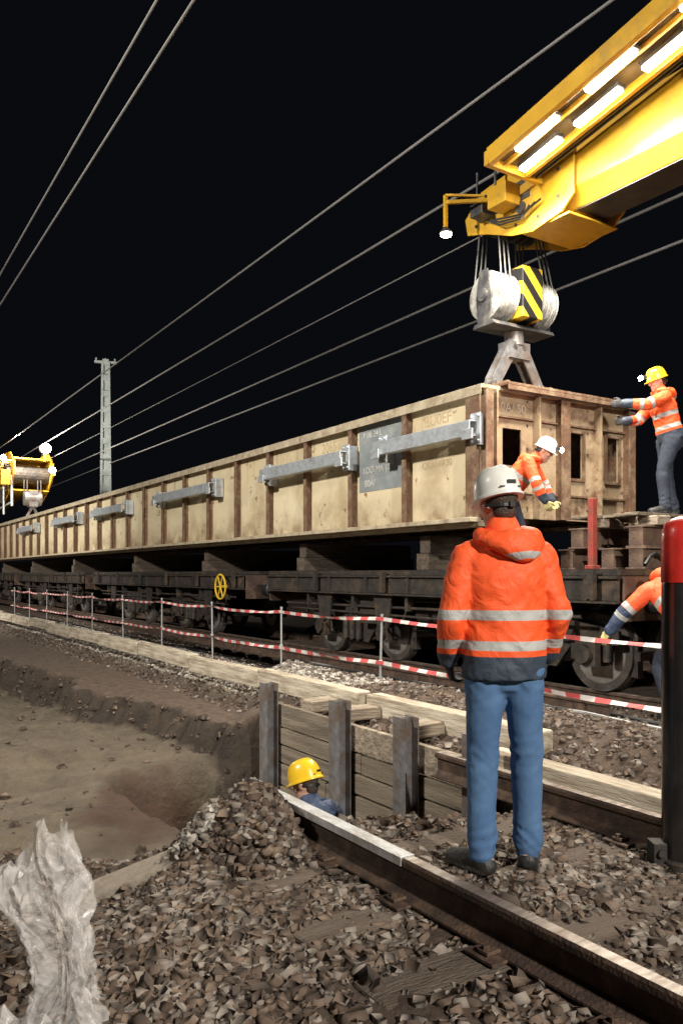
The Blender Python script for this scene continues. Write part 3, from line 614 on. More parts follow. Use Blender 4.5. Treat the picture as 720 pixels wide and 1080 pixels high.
mb=MB(); mb.sb(8.4,8.65,7.64,7.88,6.42,6.6); mb.obj('equipment_box',M_hbk,cr,og,bevel=.01)
mb=MB(); mb.cyl((-8.2,7.7,6.66),(-8.2,7.7,7.10),.018); mb.obj('aerial',M_hbk,cr,og)
mb=MB(); mb.cyl((-8.8,7.91,6.8),(-8.8,7.91,7.20),.015); mb.obj('aerial',M_hbk,cr,og)
mb=MB()
for j_ in range(3): mb.tube([(-7.5-.1*j_,7.84,6.3),(-7.8,7.80,6.2-.03*j_),(-8.2,7.78,6.28-.04*j_),(-8.5,7.84,6.38)],.014,6)
mb.obj('hydraulic_hose',M_black,cr,og)
mb=MB(); mb.bar((-8.3,7.7,6.56),(-8.75,7.28,6.6),.045,.045); mb.bar((-8.75,7.28,6.70),(-8.75,7.28,6.25),.045,.045,up=(1,0,0)); mb.bar((-8.75,7.28,6.70),(-8.35,7.62,6.62),.03,.03)
mb.obj('lamp_bracket',M_yel,cr,og)
mb=MB(); mb.lathe([(.03,.08),(.08,.03),(.09,0)],(-8.74,7.28,6.16),'z',20,0); mb.lathe([(.072,-.03),(.080,-.004)],(-8.74,7.28,6.16),'z',20,1); mb.obj('head_lamp',[M_dark,M_lamp2],cr,og,smooth=True)
def wz(s): return 6.62+.17*(7.3-s)
ST=7.52
mb=MB()
for t0,w_,h_,dz in ((6.97,.08,.22,.03),(7.22,.05,.05,0),(7.60,.06,.14,0)):
    mb.bar((-ST,t0,wz(ST)+dz),(3,t0,wz(-3)+dz),w_,h_)
mb.bar((-ST-.03,6.93,wz(ST)+.02),(-ST-.03,7.9,wz(ST)+.02),.07,.18)
mb.prism([(-ST-.03,7.86,wz(ST)-.02),(-ST-.03,7.94,wz(ST)-.02),(-ST-.45,7.94,6.5),(-ST-.45,7.86,6.5)],(0,0,.12))
mb.obj('side_fairing',M_yel,cr,og,bevel=.006)
mb=MB()
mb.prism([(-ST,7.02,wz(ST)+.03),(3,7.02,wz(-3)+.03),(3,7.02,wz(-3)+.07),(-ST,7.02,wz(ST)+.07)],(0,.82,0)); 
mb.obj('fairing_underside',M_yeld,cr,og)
mb=MB(); 
for t0 in (7.70,7.77): mb.cyl((-ST,t0,wz(ST)-.02),(3,t0,wz(-3)-.02),.018,n=8)
mb.obj('hydraulic_pipe',M_black,cr,og,smooth=True)
def lampbar(s_,t0,l=.66):
    mb=MB(); z=wz(s_)-.06; dz=.17*l/2
    mb.bar((-s_-l/2,t0,z-dz+.03),(-s_+l/2,t0,z+dz+.03),.13,.05,0); mb.bar((-s_-l/2+.02,t0,z-dz-.01),(-s_+l/2-.02,t0,z+dz-.01),.10,.035,1)
    return mb.obj('work_lamp',[M_dark,M_lamp],cr,og)
for s_ in (7.10,6.22,5.28,4.3,3.3): lampbar(s_,7.42)
for s_ in (6.85,5.78,4.6): lampbar(s_,7.10)
# ------------------------------------------------------------------ hook block
hs,ht=8.55,8.40
hb=thingS('hook_block','crane hook block with black and yellow hazard stripes','hook block',hs,ht,4.85); og=O(hs,ht,4.85)
def T_(x,y,z): return (-hs+x,ht+y,z)
M_sh=mat('grimy_sheave',(.50,.49,.46),(.28,.27,.25),5,.5,.15,.4,20,dirt=(.07,.06,.055),dirtscale=4,dirtamt=.44)
mb=MB()
for y0 in (-.52,-.43,-.34,-.25,.25,.34,.43,.52):
    mb.lathe([(.08,-.04),(.31,-.04),(.345,-.028),(.30,-.010),(.30,.010),(.345,.028),(.31,.04),(.08,.04)],T_(0,y0,5.34),'y',36)
mb.obj('sheave',M_sh,hb,og,smooth=True)
mb=MB(); mb.box(-hs-.30,-hs+.37,ht-.195,ht+.195,5.02,5.74); mb.obj('striped_housing',M_haz,hb,og,bevel=.012)
mb=MB()
for y0 in (-.60,.58):
    mb.prism([T_(-.12,y0,4.95),T_(.12,y0,4.95),T_(.15,y0,5.34),T_(.08,y0,5.70),T_(-.08,y0,5.70),T_(-.15,y0,5.34)],(0,.022,0))
    mb.cyl(T_(0,y0-.03,5.34),T_(0,y0+.05,5.34),.09,n=16)
mb.prism([T_(-.22,-.60,4.90),T_(.22,-.60,4.90),T_(.18,-.60,4.96),T_(-.18,-.60,4.96)],(0,1.2,0)); mb.cyl(T_(0,-.62,5.34),T_(0,.62,5.34),.045)
mb.obj('side_guard',M_hbk,hb,og)
mb=MB(); mb.cyl(T_(0,0,4.90),T_(0,0,4.70),.14,n=20); mb.cyl(T_(0,0,4.70),T_(0,0,4.52),.09,.09,n=20)
mb.box(-hs-.12,-hs+.12,ht-.2,ht+.2,4.50,4.74)
mb.obj('swivel',M_pile,hb,og,smooth=True)
mb=MB()
for x0 in (-.09,.06):
    for sg_ in (-1,1):
        mb.prism([T_(x0,sg_*.02,4.76),T_(x0,sg_*.16,4.74),T_(x0,sg_*.48,4.20),T_(x0,sg_*.50,4.03),T_(x0,sg_*.36,4.03),T_(x0,sg_*.32,4.15),T_(x0,sg_*.06,4.56)],(.03,0,0))
for sg_ in (-1,1): mb.cyl(T_(-.14,sg_*.42,4.12),T_(.14,sg_*.42,4.12),.055,n=12); mb.cyl(T_(-.12,sg_*.09,4.66),T_(.12,sg_*.09,4.66),.045,n=12)
mb.cyl(T_(0,-.42,4.12),T_(0,.42,4.12),.03,n=10)
mb.obj('lifting_yoke',M_pile,hb,og)
mb=MB()
for i,y0 in enumerate((-.52,-.43,-.34,.34,.43,.52)):
    for x0 in (-.29,.29):
        mb.cyl(T_(x0,y0,5.4),T_(x0*.6-.08,y0*.8,6.5),.013,n=6)
mb.obj('hoist_cable',M_rope,hb,og)
mb=MB()
for y0 in (-.48,.36):
    mb.sb(hs-.35,hs+.35,ht+y0,ht+y0+.06,GZ1+.04,GZ1+.24)
mb.sb(hs-.4,hs+.4,ht-.6,ht+.6,GZ1+.002,GZ1+.06)
mb.obj('lifting_lug',M_rust,gir,O(GS0,8.55,GZ0),bevel=.006)

# ------------------------------------------------------------------ far crane
fc=thingS('crane_boom','yellow crane boom head with glaring lamps at far girder end','crane',42,8.5,6); og=O(42,8.5,6)
mb=MB(); mb.prism([(-43.6,7.8,5.9),(-43.6,9.1,5.9),(-43.6,9.1,7.1),(-43.6,7.8,7.1)],(-16,0,-1.2)); mb.obj('inner_boom_section',M_yel,fc,og,bevel=.05)
mb=MB()
for t0 in (7.5,9.3):
    mb.prism([(-46.0,t0,5.2),(-46.0,t0,6.9),(-43.6,t0,7.5),(-42.2,t0,7.4),(-41.2,t0,6.8),(-41.2,t0,6.2),(-42.2,t0,5.6),(-43.6,t0,5.1)],(0,.06,0))
mb.sb(41.5,43.8,7.56,9.3,7.0,7.06); mb.sb(42.0,45.5,7.56,9.3,5.5,5.56)
mb.obj('boom_head',M_yel,fc,og)
mb=MB(); mb.cyl(O(42.2,7.3,6.3),O(42.2,9.5,6.3),.42,n=20); mb.sb(43.2,44.8,7.36,7.49,5.9,6.5); mb.sb(42.7,43.0,7.36,7.49,5.6,6.9); mb.obj('head_sheave',M_dark,fc,og)
mb=MB()
for i in range(12):
    s_=41.6+i*.7; z0=6.9-.02*i; mb.bar((-s_,6.7,z0),(-s_,7.5,z0),.07,.07); 
    mb.bar((-s_,6.7,z0),(-s_,6.7,z0+.7),.06,.06,up=(1,0,0)); mb.bar((-s_,6.7,z0),(-s_-.7,6.7,z0+.7),.045,.045,up=(0,1,0))
mb.bar((-41.5,6.7,6.9),(-50,6.7,6.66),.10,.12); mb.bar((-41.5,6.7,7.6),(-50,6.7,7.36),.07,.07)
mb.obj('side_walkway',M_yel,fc,og)
mb=MB(); mb.sb(41.3,42.1,6.95,7.35,5.7,6.4); mb.obj('equipment_box',M_yel,fc,og)
mb=MB(); mb.sb(42.6,43.4,6.8,7.3,4.9,5.6); mb.obj('equipment_box',M_dark,fc,og)
mb=MB(); mb.cyl(O(41.7,7.5,4.7),O(41.7,7.5,6.2),.06); mb.cyl(O(42.1,7.2,4.3),O(42.1,7.2,5.7),.05); mb.cyl(O(43,7.1,4.2),O(43,7.1,5.0),.05); mb.bar(O(41.7,7.5,4.9),O(43,7.1,4.6),.06,.06); mb.obj('hanging_hose',M_galv,fc,og)
mb=MB(); mb.bar(O(41.1,8.9,6.9),O(41.1,8.9,7.6),.09,.09,up=(1,0,0)); mb.bar(O(41.1,9.3,6.6),O(40.9,9.3,6.2),.09,.09,up=(1,0,0)); mb.obj('lamp_bracket',M_yel,fc,og)
for (s_,t0,z0,r) in ((40.95,8.9,7.5,.24),(40.9,9.2,6.45,.15),(40.9,6.95,6.9,.12),(43.0,6.6,7.5,.10)):
    mb=MB(); mb.lathe([(.03,.0),(r,.02),(r*1.1,-.12),(r*.9,-.13)],O(s_,t0,z0),'x',20,0)
    mb.lathe([(.01,.145),(r,.14),(r*.98,.10)],O(s_,t0,z0),'x',20,1); mb.bar(O(s_,t0,z0),O(s_+.7,t0,z0-.3),.05,.05)
    mb.obj('head_lamp',[M_dark,M_lamp2],fc,og)
mb=MB()
for y0 in (-.4,-.25,.25,.4): mb.cyl(O(41.9,8.5+y0,5.2),O(41.9,8.5+y0,6.3),.03,n=6)
mb.obj('hoist_cable',M_rope,fc,og)
mb=MB(); mb.cyl(O(41.9,8.1,5.1),O(41.9,8.9,5.1),.34,n=20); mb.box(-42.2,-41.6,8.3,8.7,4.7,5.5); mb.prism([O(41.9,8.45,4.8),O(41.9,8.55,4.8),O(41.9,9.0,3.87),O(41.9,8.9,3.87),O(41.9,8.5,4.6),O(41.9,8.1,3.87),O(41.9,8.0,3.87)],(.08,0,0))
mb.obj('hook_block_unit',M_pile,fc,og)

# ------------------------------------------------------------------ barrier
pm=MB(); pm.cyl((0,0,-.35),(0,0,.84),.016,n=10); pm.cyl((0,0,.84),(0,0,.87),.021,n=10); pm.lathe([(.02,0),(.03,.01),(.03,.04),(.02,.05)],(0,0,.22),'z',10); 
k=None
for i in range(11):
    s0=5.92+i*2.74
    if k is None: k=pm.obj('barrier_post',[M_stake],smooth=True); o=k; o.matrix_world=RM@Matrix.Translation((-s0,6.1,0))
    else: o=copyS(k,s0,6.1,0,0,random.uniform(-.05,.05))
    tag(o,'thin metal stake holding red and white tape','barrier post','barrier posts along the track')
def tape(z0,z1,hh,label,sag):
    mb=MB(); pts=[]
    s=2.6
    while s<34:
        u=((s-5.92)/2.74)%1; zc=z0+(z1-z0)*(s-3)/31-sag*4*u*(1-u)*(.5+1.0*abs(math.sin(s*.37)))+.005*math.sin(s*3.1)
        tw=.55*math.sin(s*1.7)+.45*math.sin(s*4.3)
        pts.append((s,zc,tw)); s+=.14
    vs=[];fs=[]
    for (s,zc,tw) in pts:
        vs+= [(-s,6.07+math.sin(tw)*hh/2,zc+math.cos(tw)*hh/2),(-s,6.07-math.sin(tw)*hh/2,zc-math.cos(tw)*hh/2)]
    for i in range(len(pts)-1): fs.append((2*i,2*i+1,2*i+3,2*i+2))
    mb.add(vs,fs); return soloS(mb,'barrier_tape',[M_tape],label,'barrier tape',2.6,6.07,z0,'barrier tapes')
tape(.82,.74,.048,'red and white striped tape strung at waist height',.032)
tape(.25,.16,.052,'red and white striped tape strung near the ground',.022)
# ------------------------------------------------------------------ red/black post
px,py=1.745,4.12; pz=hw_(px,py)
e=bpy.data.objects.new('signal_post',None); COL.objects.link(e); e.location=(px,py,pz); tag(e,'glossy black tubular post with a red rounded top','post')
mb=MB(); mb.lathe([(.105,0),(.105,1.45),(.103,1.46)],(0,0,0),'z',40); mb.obj('lower_tube',M_blkp,e,smooth=True)
mb=MB(); mb.lathe([(.108,1.46),(.108,1.68),(.104,1.72),(.09,1.76),(.06,1.785),(.02,1.80)],(0,0,0),'z',40); mb.obj('red_cap',M_red,e,smooth=True)
mb=MB(); mb.lathe([(.13,-.03),(.13,.05),(.112,.06)],(0,0,0),'z',24); mb.box(-.17,-.1,-.05,.05,-.03,.14); mb.cyl((-.135,-.07,.09),(-.135,.07,.09),.02,n=8); mb.obj('base_clamp',M_dark,e,bevel=.005)
# ------------------------------------------------------------------ mast & wires
def mast(X,Y,h,label):
    e=bpy.data.objects.new('overhead_line_mast',None); COL.objects.link(e); e.location=(X,Y,0); tag(e,label,'mast'); e.rotation_euler=(0,0,.30)
    mb=MB(); a0,a1=.30,.17
    for sx in (-1,1): mb.prism([(sx*a0-.07,-.13,-.3),(sx*a0+.07,-.13,-.3),(sx*a1+.06,-.13,h),(sx*a1-.06,-.13,h)],(0,.26,0))
    n=15
    for i in range(n+1):
        z0=h*i/n; w0=a0+(a1-a0)*i/n; mb.box(-w0,w0,-.11,.11,z0-.16,z0+.16)
    mb.prism([(-a0,-.03,-.3),(a0,-.03,-.3),(a1,-.03,h),(-a1,-.03,h)],(0,.06,0))
    mb.obj('shaft',M_mast,e)
    mb=MB(); mb.bar((-.6,0,h),(.6,0,h),.16,.12); 
    for x in (-.5,.0,.5): mb.cyl((x,0,h),(x,0,h+.22),.05,n=8)
    mb.obj('crossarm',M_mast,e)
mast(-13.15,45,13.2,'grey concrete line mast with a short crossarm at its top')
def swire(t,z,sag,r,s1=85,s0=-8):
    P=[]
    for i in range(81):
        s=s0+(s1-s0)*i/80; u=((s+10)/55)%1; P.append(tuple(W(s,t,z-sag*4*u*(1-u)+sag*.5)))
    mb=MB(); mb.tube(P,r,8); o0=Vector(P[0]); o=mb.obj('overhead_wire',M_wire,None,o0,smooth=True); o.location=o0
    tag(o,'taut steel overhead line stretched across the night sky','wire','overhead wires')
for t,k_,sag,r in ((3.0,1.752,.0,.016),(3.15,1.575,.0,.016),(7.4,.735,.04,.020),(9.2,.604,.06,.024),(9.4,.52,.04,.012),(12.0,.447,.05,.028),(13.2,.392,.05,.028)):
    swire(t,1.4+k_*1.184*t,sag,r)

# ------------------------------------------------------------------ people
def catmull(P,n):
    P=[np.array(p,float) for p in P]; P=[2*P[0]-P[1]]+P+[2*P[-1]-P[-2]]; out=[]
    for i in range(1,len(P)-2):
        for k in range(n):
            u=k/n; p0,p1,p2,p3=P[i-1:i+3]
            out.append(.5*((2*p1)+(-p0+p2)*u+(2*p0-5*p1+4*p2-p3)*u*u+(-p0+3*p1-3*p2+p3)*u**3))
    out.append(P[-2]); return out
def chain(mb,pts,ref=(1,0,0),n=18,sub=4,cap0=True,cap1=True):
    C=catmull(pts,sub); m=len(C); rings=[]
    ref=Vector(ref)
    for i in range(m):
        p=Vector(C[i][:3]); a=Vector(C[max(0,i-1)][:3]); b=Vector(C[min(m-1,i+1)][:3]); t=(b-a).normalized()
        x=(ref-t*ref.dot(t)); 
        if x.length<1e-3: x=t.orthogonal()
        x.normalize(); y=t.cross(x); rings.append((p,x,y,t,max(C[i][3],.002),max(C[i][4],.002)))
    full=[]
    p,x,y,t,rx,ry=rings[0]; r=min(rx,ry)
    if cap0: full+=[(p-t*r*.85,x,y,rx*.35,ry*.35),(p-t*r*.55,x,y,rx*.8,ry*.8)]
    full+=[(p,x,y,rx,ry) for (p,x,y,t,rx,ry) in rings]
    p,x,y,t,rx,ry=rings[-1]; r=min(rx,ry)
    if cap1: full+=[(p+t*r*.55,x,y,rx*.8,ry*.8),(p+t*r*.85,x,y,rx*.35,ry*.35)]
    vs=[];fs=[]
    for (p,x,y,rx,ry) in full:
        for i in range(n):
            a=2*pi*i/n; vs.append(p+x*math.cos(a)*rx+y*math.sin(a)*ry)
    for k in range(len(full)-1):
        for i in range(n): fs.append((k*n+i,k*n+(i+1)%n,(k+1)*n+(i+1)%n,(k+1)*n+i))
    fs.append(tuple(range(n-1,-1,-1))); fs.append(tuple(range(len(vs)-n,len(vs))))
    mb.add(vs,fs)
def ell(mb,c,r,ax=None):
    bm=bmesh.new(); bmesh.ops.create_icosphere(bm,subdivisions=3,radius=1)
    M=ax or Matrix.Identity(3)
    vs=[Vector(c)+M@Vector((v.co.x*r[0],v.co.y*r[1],v.co.z*r[2])) for v in bm.verts]; fs=[tuple(v.index for v in f.verts) for f in bm.faces]; bm.free(); mb.add(vs,fs)
def fuse(mb,name,mt,parent,vox,sm=6,wr=0,wsc=(10,10,16),bands=None,navy=None,folds=None):
    o=mb.obj('tmp',mt); r=o.modifiers.new('r','REMESH'); r.mode='VOXEL'; r.voxel_size=vox
    if sm: q=o.modifiers.new('s','SMOOTH'); q.factor=.5; q.iterations=sm
    bpy.context.view_layer.update(); dg=bpy.context.evaluated_depsgraph_get()
    me=bpy.data.meshes.new_from_object(o.evaluated_get(dg)); bpy.data.objects.remove(o); me.name=name
    nv=len(me.vertices); co=np.empty(nv*3,np.float32); me.vertices.foreach_get('co',co); co=co.reshape(-1,3)
    if wr:
        nr=np.empty(nv*3,np.float32); me.vertices.foreach_get('normal',nr); nr=nr.reshape(-1,3)
        d=np.empty(nv)
        for i in range(nv):
            x,y,z=co[i]; zt_=z+x*.9*(1 if noise.noise((x*3,y*3,z*2))>0 else -.4)
            a=noise.noise((x*wsc[0]+z*3,y*wsc[1],zt_*wsc[2])); b=noise.noise((x*wsc[0]*.6+7+z*3,y*wsc[1]*.6,z*wsc[2]*.45)); c_=noise.noise((x*wsc[0]*1.3-z*12,y*wsc[1]*1.3+5,z*wsc[2]*1.1))
            amp=1.0
            if folds: amp=.35+sum(math.exp(-((z-fz)/fw_)**2)*fa for (fz,fw_,fa) in folds)
            d[i]=(((1-abs(a)*3.2)*.55+(1-abs(c_)*3.4)*.45)*wr*.7+b*wr*1.0)*amp
        co=co+nr*d[:,None]; me.vertices.foreach_set('co',co.astype(np.float32).ravel())
    def field(L_):
        v=np.full(nv,-1.0)
        for (a,b,R,u0,u1) in L_:
            a=np.array(a,float); b=np.array(b,float); d=(b-a)/np.linalg.norm(b-a); u=(co-a)@d; dist=np.linalg.norm(co-a-u[:,None]*d,axis=1)
            v=np.maximum(v,np.where(dist<R,np.minimum(u-u0,u1-u),-1))
        return v.astype(np.float32)
    if bands is not None:
        a=me.attributes.new('band','FLOAT','POINT'); a.data.foreach_set('value',field(bands))
        a=me.attributes.new('navy','FLOAT','POINT'); a.data.foreach_set('value',field(navy or []))
    me.polygons.foreach_set('use_smooth',[True]*len(me.polygons))
    me.materials.clear(); me.materials.append(mt)
    ob=bpy.data.objects.new(name,me); COL.objects.link(ob); ob.parent=parent; return ob
def person(label,loc,rotz,scale,J,helmet,jmat,tmat,vox=.012,lamp=False,glove=None,hood=True,navyfn=None,hem=.06,aw=1.0,nobands=False,bandset=None,hw=1.0,slim=1.0):
    J={k:Vector(v) for k,v in J.items()}
    e=bpy.data.objects.new('person',None); COL.objects.link(e); e.location=loc; e.rotation_euler=(0,0,rotz); e.scale=(scale,)*3; tag(e,label,'person')
    sx=(J['shR']-J['shL']).normalized()
    hip=J['hip']; ch=J['chest']; nk=J['neck']; hd=J['head']; fw=J['face'].normalized()
    up=(hd-nk).normalized(); right=fw.cross(up).normalized(); up2=right.cross(fw).normalized()
    mid=hip.lerp(ch,.5); tdir=(ch-hip).normalized()
    mb=MB()
    chain(mb,[(*(hip-tdir*.06),.14,.10),(*hip,.155,.11),(*mid,.135,.095),(*ch.lerp(mid,.3),.155,.105),(*ch,.15,.09),(*nk,.06,.06)],ref=sx)
    chain(mb,[(*(nk-up*.05),.06,.06),(*nk,.055,.058),(*(hd-up2*.07-fw*.015),.055,.06)],ref=right)
    def hp(f,u,r=0): return hd+fw*f+up2*u+right*r
    chain(mb,[(*hp(.045,-.118),.028,.03),(*hp(.035,-.10),.045,.05),(*hp(.018,-.06),.060,.074),(*hp(.004,-.01),.070,.090),(*hp(-.002,.045),.073,.094),(*hp(-.006,.085),.058,.076),(*hp(-.006,.108),.03,.04)],ref=right,sub=3,n=22)
    Mh=Matrix((right,fw,up2)).transposed()
    ell(mb,hp(.100,-.012),(.012,.020,.024),Mh); ell(mb,hp(.092,.008),(.008,.014,.024),Mh); ell(mb,hp(.085,.032),(.045,.012,.008),Mh); ell(mb,hp(.088,-.062),(.022,.010,.007),Mh); ell(mb,hp(.082,-.072),(.020,.012,.007),Mh); ell(mb,hp(.076,-.098),(.02,.016,.016),Mh)
    for q in (-1,1): ell(mb,hp(-.005,-.005,q*.076),(.010,.022,.032),Mh); ell(mb,hp(.07,-.03,q*.035),(.02,.02,.018),Mh)
    for S_ in 'LR':
        q=-1 if S_=='L' else 1
        gmb=MB()
        sh,el,wr=J['sh'+S_],J['el'+S_],J['wr'+S_]
        chain(mb,[(*sh,.055,.055),(*sh.lerp(el,.4),.052,.052),(*el,.042,.042),(*el.lerp(wr,.35),.043,.043),(*wr,.028,.024)],ref=(0,1,0))
        fd=J['hd'+S_].normalized() if 'hd'+S_ in J else (wr-el).normalized()
        pn=Vector((-q,0,0)); pn=(pn-fd*pn.dot(fd)).normalized(); side=fd.cross(pn).normalized()
        if side.dot(Vector((0,1,.2)))<0: side=-side
        for tgt,gr in ((mb,1.0),)+(((gmb,1.22),) if glove else ()):
            chain(tgt,[(*wr,.030*gr,.022*gr),(*(wr+fd*.045),.040*gr,.017*gr),(*(wr+fd*.088),.041*gr,.014*gr)],ref=side,n=14,sub=3)
            for i,(o_,l) in enumerate(((.030,.072),(.010,.082),(-.010,.076),(-.029,.058))):
                b0=wr+fd*.075+side*o_; b1=b0+(fd*.93+pn*.30)*l*.46; b2=b1+(fd*.62+pn*.78)*l*.33; b3=b2+(fd*.25+pn*.95)*l*.27
                chain(tgt,[(*b0,.0095*gr,.0095*gr),(*b1,.009*gr,.009*gr),(*b2,.0083*gr,.0083*gr),(*b3,.007*gr,.007*gr)],ref=side,n=8,sub=2)
            b0=wr+fd*.03+side*.03; b1=b0+(side*.75+fd*.6+pn*.15)*.038; b2=b1+(side*.3+fd*.85+pn*.4)*.032; b3=b2+(fd*.8+pn*.55)*.024
            chain(tgt,[(*b0,.013*gr,.013*gr),(*b1,.011*gr,.011*gr),(*b2,.0095*gr,.0095*gr),(*b3,.008*gr,.008*gr)],ref=pn,n=8,sub=2)
        if glove: fuse(gmb,'glove',glove,e,.006,2)
        hp_,kn,an,toe=J['hp'+S_],J['kn'+S_],J['an'+S_],J['toe'+S_]
        chain(mb,[(*hp_,.085,.085),(*hp_.lerp(kn,.45),.070,.070),(*kn,.050,.050),(*kn.lerp(an,.3),.050,.052),(*an,.036,.036)],ref=(1,0,0))
        td=(toe-an); chain(mb,[(*(an-td*.18+Vector((0,0,-.03))),.035,.035),(*(an+td*.25+Vector((0,0,-.03))),.038,.032),(*(an+td*.8+Vector((0,0,-.035))),.04,.022)],ref=(1,0,0))
    fuse(mb,'body',M_skin,e,.0065 if vox<.012 else .0075,2)
    for q in (-1,1):
        m2=MB(); ell(m2,hp(.078,.010,q*.030),(.012,.012,.011),Mh); m2.obj('eye',M_eye,e,smooth=True)
    m2=MB(); ell(m2,hp(-.016,.030),(.080,.098,.085),Mh); ell(m2,hp(-.05,-.035),(.058,.052,.05),Mh); fuse(m2,'hair',M_hair,e,.009,2,.002)
    mb=MB(); h0=hip-tdir*hem
    chain(mb,[(*h0,.190,.150),(*(hip+tdir*.02),.190,.148),(*mid,.186,.142),(*ch.lerp(mid,.35),.200,.148),(*ch,.188,.128),(*ch.lerp(nk,.55),.13,.105),(*nk,.082,.082)],ref=sx,n=28,cap0=False)
    chain(mb,[(*J['shL'],.068,.070),(*ch.lerp(nk,.35),.08,.088),(*J['shR'],.068,.070)],ref=(0,1,0))
    chain(mb,[(*nk,.082,.082),(*(nk+up*.050),.074,.074)],ref=right)
    bands=[];navy=[]
    for S_ in 'LR':
        sh,el,wr=J['sh'+S_],J['el'+S_],J['wr'+S_]
        chain(mb,[(*sh,.078*aw,.082),(*sh.lerp(el,.35),.074*aw,.078),(*sh.lerp(el,.75),.069*aw,.073),(*el,.068*aw,.071),(*el.lerp(wr,.45),.062*aw,.063),(*wr.lerp(el,.05),.051,.052)],ref=(1,0,0),n=18)
        L1=(el-sh).length; L2=(wr-el).length
        bands+=[(sh,el,.11,L1*.80,L1*.80+.048),(el,wr,.10,L2*.16,L2*.16+.045)]
        navy+=[(el,wr,.10,L2*.60,L2*1.3)]
    bands+=[(hip,ch,.24,.085,.133),(hip,ch,.24,.232,.285)]
    navy+=[(h0,hip,.30,-.3,hem+.052)]
    if nobands: bands=[b for b in bands if b[0]!=hip]
    if navyfn: navy=navyfn(J,navy)
    if bandset: bands,navy=bandset
    fuse(mb,'jacket',jmat,e,vox,3,.0085,(8,8,11),bands,navy)
    if hood:
        mb=MB(); b=nk
        chain(mb,[(*(b+right*-.095+fw*.05+up*.02),.030,.034),(*(b-right*.118-fw*.03-up*.005),.038,.045),(*(b-right*.075-fw*.105-up*.035),.042,.062),(*(b-fw*.130-up*.055),.045,.078),(*(b+right*.075-fw*.105-up*.035),.042,.062),(*(b+right*.118-fw*.03-up*.005),.038,.045),(*(b+right*.095+fw*.05+up*.02),.030,.034)],ref=fw,n=16)
        hc=b-fw*.13
        fuse(mb,'hood',jmat,e,.009,3,.009,(11,11,11),[] if nobands else [(hc-up*.3,hc,.40,.178,.206)],[(b-up,b,.5,.5,1.5)] if nobands else [])
    mb=MB()
    chain(mb,[(*(hip-tdir*.10),.156,.122),(*(hip-tdir*.02),.164,.130),(*(hip+tdir*.08),.158,.121)],ref=sx)
    for S_ in 'LR':
        hp_,kn,an=J['hp'+S_],J['kn'+S_],J['an'+S_]; q=slim
        chain(mb,[(*hp_,.096,.114),(*hp_.lerp(kn,.4),.087*q,.096*q),(*kn.lerp(hp_,.08),.073*q,.078*q),(*kn.lerp(an,.25),.069*q,.075*q),(*kn.lerp(an,.7),.064*q,.068*q),(*kn.lerp(an,.90),.066*q,.071*q),(*an.lerp(kn,.0),.066*q,.070*q)],ref=(1,0,0),n=20)
    kz=(J['knL'].z+J['knR'].z)/2
    fuse(mb,'trousers',tmat,e,vox,2,.0075,(9,9,15),folds=[(kz,.09,.9),(.13,.09,1.3),(hip.z-.12,.07,.8)])
    for S_ in 'LR':
        an,toe=J['an'+S_],J['toe'+S_]; td=toe-an; td.z=0
        mb=MB(); z=Vector((0,0,1)); g0=an.z
        chain(mb,[(*(an+z*.10),.054,.056),(*(an+z*.02),.050,.056),(*(an-z*.03),.052,.058)],ref=(1,0,0))
        chain(mb,[(*(an-td*.22-z*(g0-.045)),.046,.042),(*(an+td*.2-z*(g0-.055)),.046,.052),(*(an+td*.65-z*(g0-.045)),.052,.042),(*(an+td*1.0-z*(g0-.038)),.044,.032)],ref=td.cross(z),n=18)
        chain(mb,[(*(an-td*.22-z*(g0-.016)),.050,.016),(*(an+td*.4-z*(g0-.016)),.052,.016),(*(an+td*1.02-z*(g0-.016)),.05,.016)],ref=td.cross(z),n=18)
        fuse(mb,'boot',M_boot,e,.009,2,.003)
    mb=MB(); n=40; vs=[];fs=[]
    hc=hp(-.008,.030); tilt=-.10
    prof=[(1.10,-.012),(1.105,-.002),(1.02,.006),(1.0,.03)]+[(math.cos(a)**.62,.03+.112*math.sin(a)) for a in [i*pi/2/9 for i in range(1,9)]]+[(.05,.143)]
    for (r,h) in prof:
        for i in range(n):
            a=2*pi*i/n; x=.098*r*math.cos(a)*hw; y=.122*r*math.sin(a)*hw
            if h<.006 and math.sin(a)>0: y+=.032*math.sin(a)**2
            hh=h*hw+(.007*max(0,1-abs(x)/.02) if h>.05 else 0)+(.003*max(0,1-abs(abs(x)-.05)/.012) if h>.05 else 0)
            yy=y*math.cos(tilt)-hh*math.sin(tilt); zz_=y*math.sin(tilt)+hh*math.cos(tilt)
            vs.append(hc+right*x+fw*yy+up2*zz_)
    for k in range(len(prof)-1):
        for i in range(n): fs.append((k*n+i,k*n+(i+1)%n,(k+1)*n+(i+1)%n,(k+1)*n+i))
    fs.append(tuple(range(len(vs)-n,len(vs)))); fs.append(tuple(range(n)))
    mb.add(vs,fs)
    mb.box(-.022,.022,-.1215*hw,-.118*hw,.045,.062,1,Matrix.Translation(hc)@Mh.to_4x4())
    for q in (-.045,.045): mb.box(q-.012,q+.012,-.114*hw,-.108*hw,.030,.036,1,Matrix.Translation(hc)@Mh.to_4x4())
    mb.obj('helmet',[helmet,M_black],e,smooth=True)
    mb=MB()
    arc=[hc+right*.084*math.sin(a)-fw*.100*math.cos(a)-up2*(.035+.012*math.cos(a)) for a in [(-80+160*i/14)*pi/180 for i in range(15)]]
    for a_,b_ in zip(arc[:-1],arc[1:]): mb.bar(a_,b_,.005,.014,up=up2)
    kx=hc-fw*.106-up2*.048; mb.box(-.014,.014,-.008,.008,-.011,.011,0,Matrix.Translation(kx)@Mh.to_4x4())
    mb.obj('helmet_strap',M_black,e)
